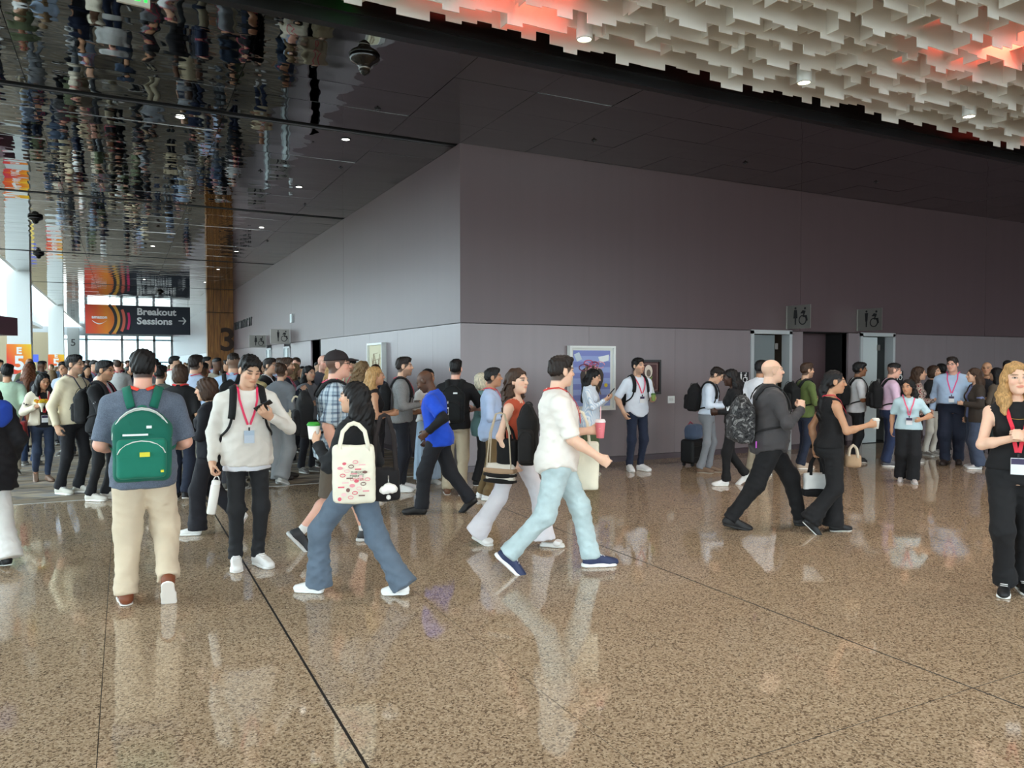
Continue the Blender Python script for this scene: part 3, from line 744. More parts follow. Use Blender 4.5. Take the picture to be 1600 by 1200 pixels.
def carpet():
    m, N, L, b = newmat('carpet', None, .95, 0, .1); tc = node(N, 'ShaderNodeTexCoord'); mp = node(N, 'ShaderNodeMapping'); mp.inputs['Scale'].default_value = (.5, 1.6, 1); L.new(tc.outputs['Object'], mp.inputs[0])
    n = node(N, 'ShaderNodeTexNoise', Scale=1.7, Detail=6., Distortion=.8); L.new(mp.outputs[0], n.inputs['Vector'])
    c = ramp(N, L, n.outputs[0], [(.32, tuple(lin((84,78,74)))), (.44, tuple(lin((148,132,112)))), (.52, tuple(lin((118,114,112)))), (.60, tuple(lin((176,160,138)))), (.70, tuple(lin((142,144,150))))])
    n2 = node(N, 'ShaderNodeTexNoise', Scale=240., Detail=2.); L.new(tc.outputs['Object'], n2.inputs['Vector'])
    L.new(mixc(N, L, .35, c, n2.outputs[0], 'OVERLAY'), b.inputs['Base Color']); return m
M_CAR = carpet()
def wallmat(name, col, rough):
    m, N, L, b = newmat(name, None, rough, 0, .5); tc = node(N, 'ShaderNodeTexCoord'); mp = node(N, 'ShaderNodeMapping'); mp.inputs['Scale'].default_value = (3.2, 3.2, .05); L.new(tc.outputs['Object'], mp.inputs[0])
    n = node(N, 'ShaderNodeTexNoise', Scale=2.2, Detail=5.); L.new(mp.outputs[0], n.inputs['Vector']); k = lin(col)
    L.new(ramp(N, L, n.outputs[0], [(.3, tuple(k*.965)), (.7, tuple(k*1.035))]), b.inputs['Base Color']); return m
M_WU = wallmat('wall_panel_upper', (86,69,72), .36)
M_WL = wallmat('wall_panel_lower', (126,115,118), .30)
M_DARK = mk('black_void', (10,10,11), .8)
M_FASC = mk('black_fascia', (20,21,24), .35)
M_STEEL = mk('brushed_steel', (150,148,142), .32, .9)
M_FRAME = mk('door_frame_paint', (176,180,182), .4)
M_WHITE = mk('white_paint', (232,238,238), .45)
def mirror_panel():
    m, N, L, b = newmat('polished_dark_panel', (146,146,144), .022, 1.)
    tc = node(N, 'ShaderNodeTexCoord'); mp = node(N, 'ShaderNodeMapping'); mp.inputs['Scale'].default_value = (.45, 1., 1); L.new(tc.outputs['Object'], mp.inputs[0])
    n = node(N, 'ShaderNodeTexNoise', Scale=2.2, Detail=.9, Distortion=.25); L.new(mp.outputs[0], n.inputs['Vector'])
    bp = node(N, 'ShaderNodeBump', Strength=1., Distance=.0095); L.new(n.outputs[0], bp.inputs['Height']); L.new(bp.outputs[0], b.inputs['Normal']); return m
M_MIR = mirror_panel()
# --- floor: terrazzo slabs with recessed joints, carpet down the hallway
floor = struct(boxes('floor', [((-14, -16, -.30), (30, YW, -.0012)), ((XC, YW, -.30), (30, YW+2, -.0012))], mk('joint_fill', (16,13,11), .6)))
gx = [-.124+1.026*k for k in range(-6, 21)]; gy = [-3.42+2.93*k for k in range(5)]+[YW]
def gap(k): return .015 if k % 3 == 1 else .004
for i in range(len(gx)-1):
    for j in range(len(gy)-1):
        a, c = gx[i]+gap(i-6)/2, gx[i+1]-gap(i-5)/2; d, e = gy[j]+.003, gy[j+1]-.003
        if c < XC-.1 and j == 4: e = YW-.006
        box('floor_slab', (a, d, -.0012), (c, e, 0), M_TER, floor)
boxes('floor_border', [((-14,-16,-.0012),(30,-3.43,0)), ((-14,-3.42,-.0012),(gx[0],YW,0)), ((gx[-1],-3.42,-.0012),(30,YW,0))], M_TER, floor)
struct(box('floor_carpet', (-14, YW, -.30), (XC, YF, -.002), M_CAR))
struct(box('trim_1', (-14, YW-.012, -.012), (XC, YW+.012, .004), M_STEEL))
struct(box('floor_outside', (-120, -120, -.6), (120, 220, -.35), mk('paving', (170,168,162), .9)))
# --- purple wall: separate panels above and below the joint, openings left free
wr = struct(box('wall_right', (XC+.05, YW+.05, 2.36), (26, YW+.25, HC+.3), M_DARK))
for a, c in ((XC, 11.98), (11.98, 18.0), (18.0, 26.)):
    box('wall_panel', (a+.004, YW, ZJ+.008), (c-.004, YW+.05, HC), M_WU, wr)
def lowpan(a, c, parent): box('wall_panel', (a+.002, YW+.004, .10), (c-.002, YW+.05, ZJ-.004), M_WL, parent)
for a, c in ((XC, 7.02), (7.02, 8.86), (8.86, 10.67), (11.77, 12.07), (13.38, 13.72), (14.84, 16.6), (16.6, 18.4), (18.4, 20.2), (20.2, 22.), (22., 26.)): lowpan(a, c, wr)
boxes('wall_core', [((a, YW+.05, 0), (c, YW+.16, 2.36)) for a, c in ((XC+.05, 10.69), (11.73, 12.07), (13.38, 13.75), (14.8, 26.))], M_DARK, wr)
bb = struct(boxes('baseboard_right', [((a, YW-.004, 0), (c, YW+.05, .095)) for a, c in ((XC, 10.67), (11.77, 12.07), (13.38, 13.72), (14.84, 26.))], mk('base_paint', (78,66,72), .35)))
# --- recess between the two doors
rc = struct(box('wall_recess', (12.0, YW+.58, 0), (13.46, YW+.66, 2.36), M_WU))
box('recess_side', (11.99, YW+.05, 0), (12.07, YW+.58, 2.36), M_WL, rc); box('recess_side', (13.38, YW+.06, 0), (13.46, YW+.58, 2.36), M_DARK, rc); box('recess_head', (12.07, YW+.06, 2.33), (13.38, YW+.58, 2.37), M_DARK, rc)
# --- doors
def door(n, x0, x1, leaf, mleaf, inner):
    d = struct(boxes('door_%d' % n, [((x0-.02, YW-.02, 0), (x0+.055, YW+.18, ZJ)), ((x1-.055, YW-.02, 0), (x1+.02, YW+.18, ZJ)), ((x0-.02, YW-.02, ZJ-.06), (x1+.02, YW+.18, ZJ+.015))], M_FRAME))
    box('door_leaf', (x0+.06, YW+.12, .01), (leaf, YW+.165, ZJ-.075), mleaf, d)
    for z in (.35, 1.25, 1.98): box('hinge', (leaf-.01, YW+.10, z), (leaf+.07, YW+.13, z+.12), M_STEEL, d)
    box('handle', (x0+.12, YW+.08, 1.0), (x0+.25, YW+.11, 1.03), M_STEEL, d)
    bk = boxes('door_interior', [((x0-.1, YW+1.5, 0), (x1+.3, YW+1.6, 2.4)), ((x1+.2, YW+.2, 0), (x1+.3, YW+1.5, 2.4)), ((x0-.1, YW+.2, 0), (x0, YW+1.5, 2.4)), ((x0-.1, YW+.2, 2.36), (x1+.3, YW+1.5, 2.42))], inner, d)
door(1, 10.69, 11.73, 11.42, mk('door_grey', (112,120,122), .35), mk('restroom_wall', (120,108,94), .6))
door(2, 13.75, 14.80, 14.42, mk('door_pale', (196,204,204), .3), mk('restroom_tile', (140,146,146), .4))
# --- hallway wall
wl = struct(boxes('wall_hall', [((XC+.05, YW+.05, ZJ), (XC+.25, YF, HC+.3)), ((XC+.05, YW+.05, 0), (XC+.25, 20.3, ZJ)), ((XC+.05, 21.5, 0), (XC+.25, YF, ZJ))], M_DARK))
seam = [YW, 17.9, 24.2, 30.5, 36.8, 48., 60., 74., YF]
for a, c in zip(seam, seam[1:]): box('wall_panel', (XC, a+.004, ZJ+.008), (XC+.05, c-.004, HC), M_WU, wl)
hs_ = [YW, 12.1, 13.95, 15.8, 17.65, 20.3]
for a, c in list(zip(hs_, hs_[1:]))+[(21.5, 23.3), (23.3, 24.4), (25.5, 27.8), (28.9, 31.), (31., 34.), (34., 38.), (38., 48.), (48., 60.), (60., 74.), (74., YF)]:
    box('wall_panel', (XC+.004, a+.002, .10), (XC+.05, c-.002, ZJ-.004), M_WL, wl)
struct(boxes('baseboard_hall', [((XC-.004, a, 0), (XC+.05, c, .095)) for a, c in ((YW, 20.3), (21.5, YF))], MATS['base_paint']))
rh = struct(box('wall_hall_recess', (XC+1.4, 20.3, 0), (XC+1.5, 21.5, 2.36), M_DARK)); box('recess_side', (XC+.05, 20.2, 0), (XC+1.4, 20.3, 2.36), M_DARK, rh); box('recess_side', (XC+.05, 21.5, 0), (XC+1.4, 21.6, 2.36), M_DARK, rh)
for n, (a, c) in enumerate(((24.4, 25.5), (27.8, 28.9)), 3):
    d = struct(boxes('door_%d' % n, [((XC-.02, a, 0), (XC+.04, a+.06, ZJ-.1)), ((XC-.02, c-.06, 0), (XC+.04, c, ZJ-.1)), ((XC-.02, a, ZJ-.16), (XC+.04, c, ZJ-.1))], M_FRAME))
    box('door_leaf', (XC+.02, a+.06, .01), (XC+.03, a+.55, ZJ-.16), mk('door_dim', (70,74,74), .4), d); box('door_leaf', (XC+.01, a+.56, .01), (XC+.03, c-.06, ZJ-.16), MATS['door_pale'], d)
# --- glossy hallway ceiling of polished panels
ceil = struct(boxes('ceiling', [((XL, YE+.1, HC+.02), (XC+.3, YF, HC+.20)), ((XC, YE+.1, HC+.02), (26, YW+.3, HC+.20))], M_DARK))
slots = [11.08, 17.85, 27.2, 37.5, 48.5, 60., 72.]
cx = [XL]+[3.54-2.27*k for k in range(2, -1, -1)]+[XC]
rows = []; y = YE+.03
while y < 41:
    n = y+.80
    for s_ in slots:
        if y < s_ < n+.25: n = s_-.11; break
    rows.append((y, n)); y = n
    for s_ in slots:
        if abs(y-(s_-.11)) < 1e-6: y = s_+.11
rr = random.Random(3)
pan = {}
def panel_mesh(wx_, wy_):
    key = (round(wx_, 3), round(wy_, 3))
    if key not in pan:
        me = bpy.data.meshes.new('ceiling_panel'); V, F = bxq((0, 0, 0), (wx_, wy_, .02)); me.from_pydata(V, [], F); pan[key] = me; me.materials.append(M_MIR)
    return pan[key]
def panel(x0, x1, y0, y1):
    o = mesh_obj('ceiling_panel', panel_mesh(x1-x0-.007, y1-y0-.006), M_MIR, ceil); o.location = (x0+.0035, y0+.003, HC+rr.uniform(0, .003)); o.rotation_euler = (rr.gauss(0, .0013), rr.gauss(0, .0008), 0)
for y0, y1 in rows:
    for a, c in zip(cx, cx[1:]): panel(a, c, y0, y1)
cx2 = [XC+1.13*k for k in range(0, 19)]
for y0, y1 in rows:
    if y1 < YW+.1:
        for a, c in zip(cx2, cx2[1:]): panel(a, c, y0, y1)
    elif y0 < YW-.02: pass
V = []; F = []
y = rows[-1][1]
while y < YF:
    n = min(y+1.6, YF); q, f = bxq((XL, y+.004, HC), (XC, n-.004, HC+.02)); t = rr.gauss(0, .002); q = [(a, b_, c+(b_-y)*t) for a, b_, c in q]; F += [tuple(i+len(V) for i in g) for g in f]; V += q; y = n
far_c = mesh_pd('far_ceiling_panel', V, F, M_MIR, ceil); far_c['kind'] = 'stuff'
for s_ in slots[:4]: boxes('slot_rail', [((XL, s_-.105, HC+.012), (XC, s_-.075, HC+.02)), ((XL, s_+.075, HC+.012), (XC, s_+.105, HC+.02)), ((XL, s_-.012, HC-.006), (XC, s_+.012, HC+.02))], M_FASC, ceil)
# fascia and the void over the lobby baffles
struct(boxes('trim_2', [((XL-8, YE-.02, HC-.02), (26, YE+.10, 6.4)), ((XL-8, YE-.06, HC+.10), (26, YE, HC+.16))], M_FASC))
struct(box('ceiling_void', (-14, -16, 6.3), (30, YE, 6.4), M_DARK))
# --- lobby far side walls (out of the frame) and atrium beyond the hallway's open edge
struct(box('wall_end', (26, -16, 0), (26.3, YW+.3, 6.4), M_WU))
# --- left atrium: tall glazing, balcony, beige end wall
M_GLASS, N_, L_, b_ = newmat('glass', (255,255,255), .02)
t_ = node(N_, 'ShaderNodeBsdfTransparent'); g_ = node(N_, 'ShaderNodeBsdfGlossy', Roughness=.02); mx = node(N_, 'ShaderNodeMixShader', Fac=.06); t_.inputs[0].default_value = (.95,.98,.98,1)
L_.new(t_.outputs[0], mx.inputs[1]); L_.new(g_.outputs[0], mx.inputs[2]); L_.new(mx.outputs[0], N_['Material Output'].inputs['Surface'])
M_MUL = mk('mullion', (120,126,130), .4, .3)
win = struct(boxes('window_1', [((-13.6, y-.05, 0), (-13.4, y+.05, 12)) for y in np.arange(-14, YF, 4.)]+[((-13.6, -16, z-.05), (-13.4, YF, z+.05)) for z in (3.2, 6.4, 9.6)], M_MUL))
for k, y in enumerate(np.arange(-14, YF-4, 4.)): box('pane', (-13.51, y+.05, .05), (-13.49, y+3.95, 12), M_GLASS, win)
struct(box('ceiling_atrium', (-14, YE+.1, 12), (XL, YF+1, 12.2), M_WHITE))
struct(box('wall_atrium_beige', (-12.5, 76, 0), (-4.9, 76.3, 4.3), mk('timber_beige', (150,138,112), .6)))
bal = struct(box('wall_balcony', (XL-.12, YE+.1, HC), (XL, YF, HC+1.15), M_WHITE))
boxes('balcony_fin', [((-7.4, 56+.55*k, 4.3), (-5.1, 56.12+.55*k, 7.6)) for k in range(12)]+[((-7.5, 55.8, 4.1), (-5.0, 62.6, 4.3))], M_WHITE, bal)
# --- far glazing
w2 = struct(boxes('window_2', [((x-.12, YF, 0), (x+.12, YF+.2, HC+.1)) for x in (-3.3, -.1, 1.35, 2.9, 4.6)]+[((-12, YF, z-.07), (5, YF+.2, z+.07)) for z in (1.75, 4.05)]+[((-12, YF-.2, 4.45), (5, YF+.3, 5.3))], mk('mullion_far', (150,156,160), .5)))
for a, c in zip((-3.3,-.1,1.35,2.9), (-.1,1.35,2.9,4.6)): box('pane', (a+.12, YF+.08, .02), (c-.12, YF+.1, 4.4), M_GLASS, w2)
# --- buildings across the street
def far_building(x0, x1, y0, y1, h, mat, label, nx, nz):
    b = box('building', (x0, y0, -.35), (x1, y1, h), mat); tag(b, label, 'building')
    for i in range(nx):
        for k in range(nz):
            a = x0+(x1-x0)*(i+.2)/nx; c = x0+(x1-x0)*(i+.8)/nx; z = 1.2+(h-1.5)*(k)/nz
            box('window_pane', (a, y0-.06, z), (c, y0+.05, z+(h-1.5)/nz*.55), mk('far_pane', (150,186,200), .15), b)
far_building(-30, 30, 150, 160, 22, mk('far_wall', (214,216,214), .8), 'pale office block across the street beyond the end glazing', 14, 5)
# --- columns along the open edge
def column(x0, x1, y0, mat, label, top=HC):
    c = thing('column', label, 'column', Matrix.Translation(((x0+x1)/2, y0, 0)))
    w_ = (x1-x0)/2
    box('shaft', (-w_, 0, 0), (w_, w_*2, top), mat, c); return c
c1 = column(-3.80, -3.06, 33.4, M_WHITE, 'wide white square column wrapped in an orange poster, nearest the desk canopy', 7.6)
c2 = column(-3.92, -3.14, 52.3, M_WHITE, 'white square column with a smaller orange number wrap, farther down the hallway', 7.6)
c3 = column(-4.85, -3.85, 86., mk('concrete', (128,132,132), .7), 'grey concrete column bearing a black number 5')
def poster_mat():
    m, N, L, b = newmat('orange_poster', None, .5); tc = node(N, 'ShaderNodeTexCoord'); sp = node(N, 'ShaderNodeSeparateXYZ'); L.new(tc.outputs['Generated'], sp.inputs[0])
    a = node(N, 'ShaderNodeMath', operation='MULTIPLY_ADD'); L.new(sp.outputs[2], a.inputs[0]); a.inputs[1].default_value = .75; L.new(sp.outputs[0], a.inputs[2])
    s_ = node(N, 'ShaderNodeMath', operation='MULTIPLY'); L.new(a.outputs[0], s_.inputs[0]); s_.inputs[1].default_value = .57
    L.new(ramp(N, L, s_.outputs[0], [(.0, tuple(lin((214,30,96)))), (.25, tuple(lin((236,72,40)))), (.6, tuple(lin((250,140,20)))), (1., tuple(lin((255,214,40))))]), b.inputs['Base Color']); return m
M_POST = poster_mat()
FONT = {}
def text(name, body, size, mat, mw, parent=None, ext=.004, align='CENTER', bold=0., xs=1.):
    cu = bpy.data.curves.new(name, 'FONT'); cu.body = body; cu.size = size; cu.extrude = ext; cu.align_x = align; cu.align_y = 'CENTER'; cu.offset = bold; cu.resolution_u = 3
    t = bpy.data.objects.new('tmp', cu); COL.objects.link(t); bpy.context.view_layer.update()
    me = bpy.data.meshes.new_from_object(t.evaluated_get(bpy.context.evaluated_depsgraph_get())); bpy.data.objects.remove(t); me.name = name
    if xs != 1.: me.transform(Matrix.Diagonal((xs, 1, 1, 1)))
    me.materials.clear(); o = mesh_obj(name, me, mat, parent)
    if parent is not None: o.matrix_local = mw
    else: o.matrix_world = mw
    return o
UPY = Matrix.Rotation(math.pi/2, 4, 'X')          # text standing up, read from -y
UPX = Matrix.Rotation(-math.pi/2, 4, 'Z') @ UPY   # read from -x
M_PRW = mk('white_print', (245,245,245), .5); M_PRK = mk('black_print', (22,22,24), .5)
for c, z0, z1, hw in ((c1, 1.30, 2.40, .37), (c2, 1.28, 2.20, .39)):
    p = box('poster', (-hw-.02, -.03, z0), (hw+.02, -.005, z1), M_POST, c)
    text('lettering', '5', .72, M_PRW, Matrix.Translation((0, -.035, z0+.38)) @ UPY, p, .003, bold=.02)
    text('lettering', 'E', .34, M_PRW, Matrix.Translation((0, -.035, z0+.85)) @ UPY, p, .003, bold=.015)
text('lettering', '5', .95, M_PRK, Matrix.Translation((0, -.02, 3.65)) @ UPY, c3, .004, bold=.01)
pl_ = box('plaque', (-.5, -.03, 1.0), (.5, -.005, 2.1), mk('terracotta', (140,96,76), .6), c3); text('lettering', '5', .8, M_PRW, Matrix.Translation((.1, -.04, 1.6)) @ UPY, pl_, .003)
# wooden column with its numeral
def wood():
    m, N, L, b = newmat('amber_wood', None, .45); tc = node(N, 'ShaderNodeTexCoord'); mp = node(N, 'ShaderNodeMapping'); mp.inputs['Scale'].default_value = (6, 6, .35); L.new(tc.outputs['Object'], mp.inputs[0])
    n = node(N, 'ShaderNodeTexNoise', Scale=3., Detail=5., Distortion=.6); L.new(mp.outputs[0], n.inputs['Vector'])
    L.new(ramp(N, L, n.outputs[0], [(.3, tuple(lin((88,52,22)))), (.55, tuple(lin((150,98,44)))), (.75, tuple(lin((186,132,66))))]), b.inputs['Base Color']); return m
wc = thing('wooden_column', 'amber timber clad column with a large dark numeral 3 on the hallway wall', 'column', Matrix.Translation((4.08, 38.1, 0)))
for k in range(4): box('plank', (-.58+.29*k+.004, 0, 0), (-.58+.29*(k+1)-.004, .6, 4.05), wood() if k == 0 else bpy.data.materials['amber_wood'], wc)
for k in range(4): box('plank', (-.58+.29*k+.004, 0, 4.08), (-.58+.29*(k+1)-.004, .6, HC), bpy.data.materials['amber_wood'], wc)
text('numeral', '3', 1.5, mk('burnt_wood', (52,30,16), .6), Matrix.Translation((.30, -.015, 2.75)) @ UPY, wc, .01, bold=.03)
# --- hanging banner
def banner_mat():
    m, N, L, b = newmat('banner_orange', None, .6); tc = node(N, 'ShaderNodeTexCoord'); sp = node(N, 'ShaderNodeSeparateXYZ'); L.new(tc.outputs['Generated'], sp.inputs[0])
    L.new(ramp(N, L, sp.outputs[0], [(0., tuple(lin((226,70,60)))), (.35, tuple(lin((232,96,44)))), (.7, tuple(lin((240,140,40)))), (1., tuple(lin((232,110,52))))]), b.inputs['Base Color']); return m
bx0, bx1, by, bz0, bz1 = -1.80, 3.44, 47.3, 3.30, 4.88
bn = thing('hanging_banner', 'dark navy ceiling banner reading Breakout Sessions with orange wave graphic', 'banner', Matrix.Translation(((bx0+bx1)/2, by, bz0)))
hw = (bx1-bx0)/2; hh_ = bz1-bz0
box('banner_cloth', (-hw, 0, 0), (hw, .03, hh_), mk('banner_navy', (38,44,56), .6), bn)
box('orange_field', (-hw, -.012, 0), (-hw*.44, 0, hh_), banner_mat(), bn)
def arc(x, r0, r1, a0, a1, mat, z0=.0):
    n = 14; V = []; F = []
    for i in range(n+1):
        a = a0+(a1-a0)*i/n
        for r in (r0, r1): V.append((x+r*math.cos(a), -.02, hh_/2+z0+r*math.sin(a)*1.05))
    for i in range(n): F.append((2*i, 2*i+1, 2*i+3, 2*i+2))
    V2 = [(a, b+.012, c) for a, b, c in V]; k = len(V)
    F2 = [tuple(j+k for j in f[::-1]) for f in F]; side = []
    for i in range(n): side += [(2*i, 2*i+2, 2*i+2+k, 2*i+k), (2*i+1, 2*i+1+k, 2*i+3+k, 2*i+3)]
    return mesh_pd('wave_stripe', V+V2, F+F2+side, mat, bn)
for k, (r0, r1, c) in enumerate(((.95,1.10,(46,44,50)), (1.10,1.24,(232,170,70)), (1.24,1.36,(46,44,50)), (1.36,1.50,(226,110,90)), (1.50,1.62,(46,44,50)), (1.62,1.74,(222,50,110)))):
    h_ = math.asin(min(.70/r0, .99)); arc(-2.18, r0, r1, -h_*(1-.06*k), h_*(1-.10*k), mk('wave%d' % k, c, .6))
text('lettering', 'amazon', .24, M_PRW, Matrix.Translation((-1.95, -.02, .90)) @ UPY, bn, .004, bold=.008)
V = []; F = []
for i in range(13):
    t = i/12; x = -2.30+.70*t; z = .72-.16*math.sin(math.pi*t); V += [(x, -.02, z), (x, -.02, z-.045*math.sin(math.pi*min(t+.15, 1))-.008)]
for i in range(12): F.append((2*i, 2*i+1, 2*i+3, 2*i+2))
mesh_pd('smile_mark', V, F, M_PRW, bn)
text('lettering', 'Breakout\nSessions', .52, M_PRW, Matrix.Translation((-.12, -.02, .98)) @ UPY, bn, .004, 'LEFT', .018, 1.03)
boxes('arrow', [((2.0,-.02,.76),(2.36,-.008,.82))], M_PRW, bn)
for s_ in (-1, 1): mesh_pd('arrow', [(2.20,-.02,.79+s_*.19),(2.26,-.02,.79+s_*.21),(2.42,-.02,.79+s_*.0),(2.33,-.02,.79)], [(0,1,2,3)], M_PRW, bn)
for x in (-hw+.1, hw-.1): box('hanger', (x-.01, .005, hh_), (x+.01, .02, HC-bz0), M_STEEL, bn)
# --- restroom flag signs
def pictos(parent, T, man, sc=1.):
    """standing figure and wheelchair figure as raised black shapes; T places the sign plane x right, z up"""
    g = []
    def poly(P): V = [(x*sc, -.006, z*sc) for x, z in P]+[(x*sc, 0., z*sc) for x, z in P]; n = len(P); return V, [tuple(range(n)), tuple(range(2*n-1, n-1, -1))]+[(i, i+n, (i+1) % n+n, (i+1) % n) for i in range(n)]
    def disc(cx_, cz, r, r0=0.): return [(cx_+r*math.cos(a), cz+r*math.sin(a)) for a in np.linspace(0, 2*math.pi, 13)[:-1]]
    L = [disc(-.11, .135, .018), [(-.135,.11),(-.085,.11),(-.072,-.02),(-.148,-.02)] if not man else [(-.14,.11),(-.08,.11),(-.092,-.03),(-.128,-.03)], [(-.122,-.02),(-.098,-.02),(-.10,-.12),(-.12,-.12)], disc(.075,.125,.018), [(.03,.10),(.085,.085),(.075,.06),(.055,.02),(.11,.02),(.125,-.06),(.10,-.07),(.09,-.005),(.03,-.005),(.045,.05),(.0,.07),(-.01,.05)]]
    ring = []
    for i in range(16):
        a0, a1 = 2*math.pi*i/16, 2*math.pi*(i+1)/16; ring.append([(.03+.075*math.cos(a0), -.05+.075*math.sin(a0)), (.03+.075*math.cos(a1), -.05+.075*math.sin(a1)), (.03+.060*math.cos(a1), -.05+.060*math.sin(a1)), (.03+.060*math.cos(a0), -.05+.060*math.sin(a0))])
    for nm, polys in (('standing_figure', L[:3]), ('wheelchair_figure', L[3:]+ring)):
        V = []; F = []
        for p in polys: v, f = poly(p); F += [tuple(i+len(V) for i in q) for q in f]; V += v
        o = mesh_pd(nm, V, F, M_PRK, parent); o.matrix_local = T
def flag_sign(mw, label, man):
    r = thing('restroom_sign', label, 'sign', mw)
    box('plate', (-.285, 0, -.225), (.285, .022, .225), M_STEEL, r); box('bracket', (-.30, -.01, -.225), (-.285, .032, .225), M_STEEL, r); pictos(r, Matrix.Translation((.07, -.001, 0)) @ Matrix.Diagonal((1.25, 1, 1.25, 1)), man)
RX = Matrix.Rotation(-math.pi/2, 4, 'Z')       # sign plane facing -x, its right end towards the camera
flag_sign(Matrix.Translation((11.60, YW-.30, 2.60)) @ RX, "steel restroom flag sign above the first grey door on the purple wall", False)
flag_sign(Matrix.Translation((13.62, YW-.30, 2.60)) @ RX, "steel restroom flag sign above the pale door beside the dark recess", True)
flag_sign(Matrix.Translation((XC-.30, 24.4, 2.53)) @ Matrix.Rotation(0, 4, 'Z'), 'grey restroom flag sign on the hallway wall, closer to the camera', True)
flag_sign(Matrix.Translation((XC-.30, 28.9, 2.49)) @ Matrix.Rotation(0, 4, 'Z'), 'grey restroom flag sign on the hallway wall, closer to the timber column', False)
# small tactile door signs
for x, lb in ((10.50, 'small black tactile restroom plaque beside the first grey door'), (14.98, 'small black tactile restroom plaque beside the pale door')):
    r = thing('door_plaque', lb, 'sign', Matrix.Translation((x, YW-.012, 1.38))); box('plate', (-.12, 0, -.16), (.12, .012, .16), M_PRK, r)
    pictos(r, Matrix.Translation((0, -.001, .05)) @ Matrix.Diagonal((.7, 1, .7, 1)), True)
    for o in r.children:
        if o.name.startswith(('standing', 'wheel')): o.data.materials[0] = M_PRW
# strobe box and wall lettering on the hallway wall
st_ = thing('wall_box', 'small white illuminated box high on the hallway wall', 'light fixture', Matrix.Translation((XC, 24.0, 3.08))); box('case', (-.06, -.14, -.13), (0, .14, .13), M_WHITE, st_); box('lens', (-.07, -.10, -.10), (-.06, .10, .10), mk('lens', (235,250,250), .2), st_)
ltr = thing('wall_lettering', 'dark raised lettering strip on the hallway wall near the timber column', 'lettering', Matrix.Translation((XC-.01, 34.8, 3.40)))
for k in range(9):
    y = 2.6-.62*k
    if k in (1, 5): boxes('letter', [((-.03, y-.24, -.17), (0, y-.14, .17)), ((-.03, y+.10, -.17), (0, y+.20, .17)), ((-.03, y-.24, -.03), (0, y+.2, .03))], M_PRK, ltr)
    elif k in (3, 7): boxes('letter', [((-.03, y-.24, -.17), (0, y-.14, .17)), ((-.03, y-.24, .10), (0, y+.2, .17)), ((-.03, y-.24, -.17), (0, y+.2, -.10))], M_PRK, ltr)
    else: boxes('letter', [((-.03, y-.05, -.17), (0, y+.06, .17)), ((-.03, y-.24, .10), (0, y+.2, .17))], M_PRK, ltr)
# ---------------------------------------------------------------- lobby baffle ceiling
M_BAF, N_, L_, b_ = newmat('white_baffle', (248,248,244), .5)
b_.inputs['Transmission Weight'].default_value = 0.
bf = struct(box('ceiling_baffles', (1.0, 3.2, 5.98), (15., YE-.35, 6.0), mk('baffle_grid', (40,40,40), .7)))
def stepped(name, steps, w_, top, th=.010):
    """upright plate along local x with a stepped lower and upper edge"""
    V = []; F = []; n = len(steps)
    for i, (zb, zt) in enumerate(steps):
        v, f = bxq((i*w_, -th/2, zb), ((i+1)*w_+(.0 if i < n-1 else 0), th/2, zt)); F += [tuple(k+len(V) for k in q) for q in f]; V += v
    me = bpy.data.meshes.new(name); me.from_pydata(V, [], F); me.materials.append(M_BAF); return me
rb = random.Random(11)
PAT = []
for k in range(4):
    q = [.0, .075, .0, .10, .04, .06]; rb.shuffle(q); PAT.append(stepped('baffle_plate', [(z, .34+z*.6) for z in q], .171, .36))
CPAT = [stepped('cross_plate', [(z, .30+z) for z in q], .20, .3) for q in ((.02,.09,-.04,.06), (.08,.0,.05,-.05), (-.05,.05,.09,.02))]
yb = 7.16; j = 0
while yb > 3.3:
    x = 1.2+(j % 2)*.5; i = 0
    while x < 14.6:
        o = mesh_obj('baffle_plate', PAT[(i+2*j) % 4], M_BAF, bf); o.location = (x, yb, 5.09+((i*7+j*3) % 5-2)*.018); x += 1.025; i += 1
    yb -= .37; j += 1
x = 1.45; i = 0
while x < 14.6:
    yy = 7.12-(i % 2)*.4; k = 0
    while yy > 3.9:
        o = mesh_obj('cross_plate', CPAT[(i+k) % 3], M_BAF, bf); o.location = (x, yy-.80, 5.185+((i+k*2) % 3)*.02); o.rotation_euler = (0, 0, math.pi/2); yy -= .80; k += 1
    x += .5125; i += 1
# the rest of the baffle field over the lobby, out of the frame
V = []; F = []
def addb(lo, hi):
    v, f = bxq(lo, hi); F.extend(tuple(k+len(V) for k in q) for q in f); V.extend(v)
yb = 2.9
while yb > -14: addb((-10, yb, 5.1), (24, yb+.02, 5.5)); yb -= .9
yb = 7.0
while yb > 3.3: addb((15, yb, 5.1), (24, yb+.02, 5.5)); addb((-10, yb, 5.1), (1.1, yb+.02, 5.5)); yb -= .4
rest = mesh_pd('baffle_field', V, F, M_BAF, bf); rest['kind'] = 'stuff'
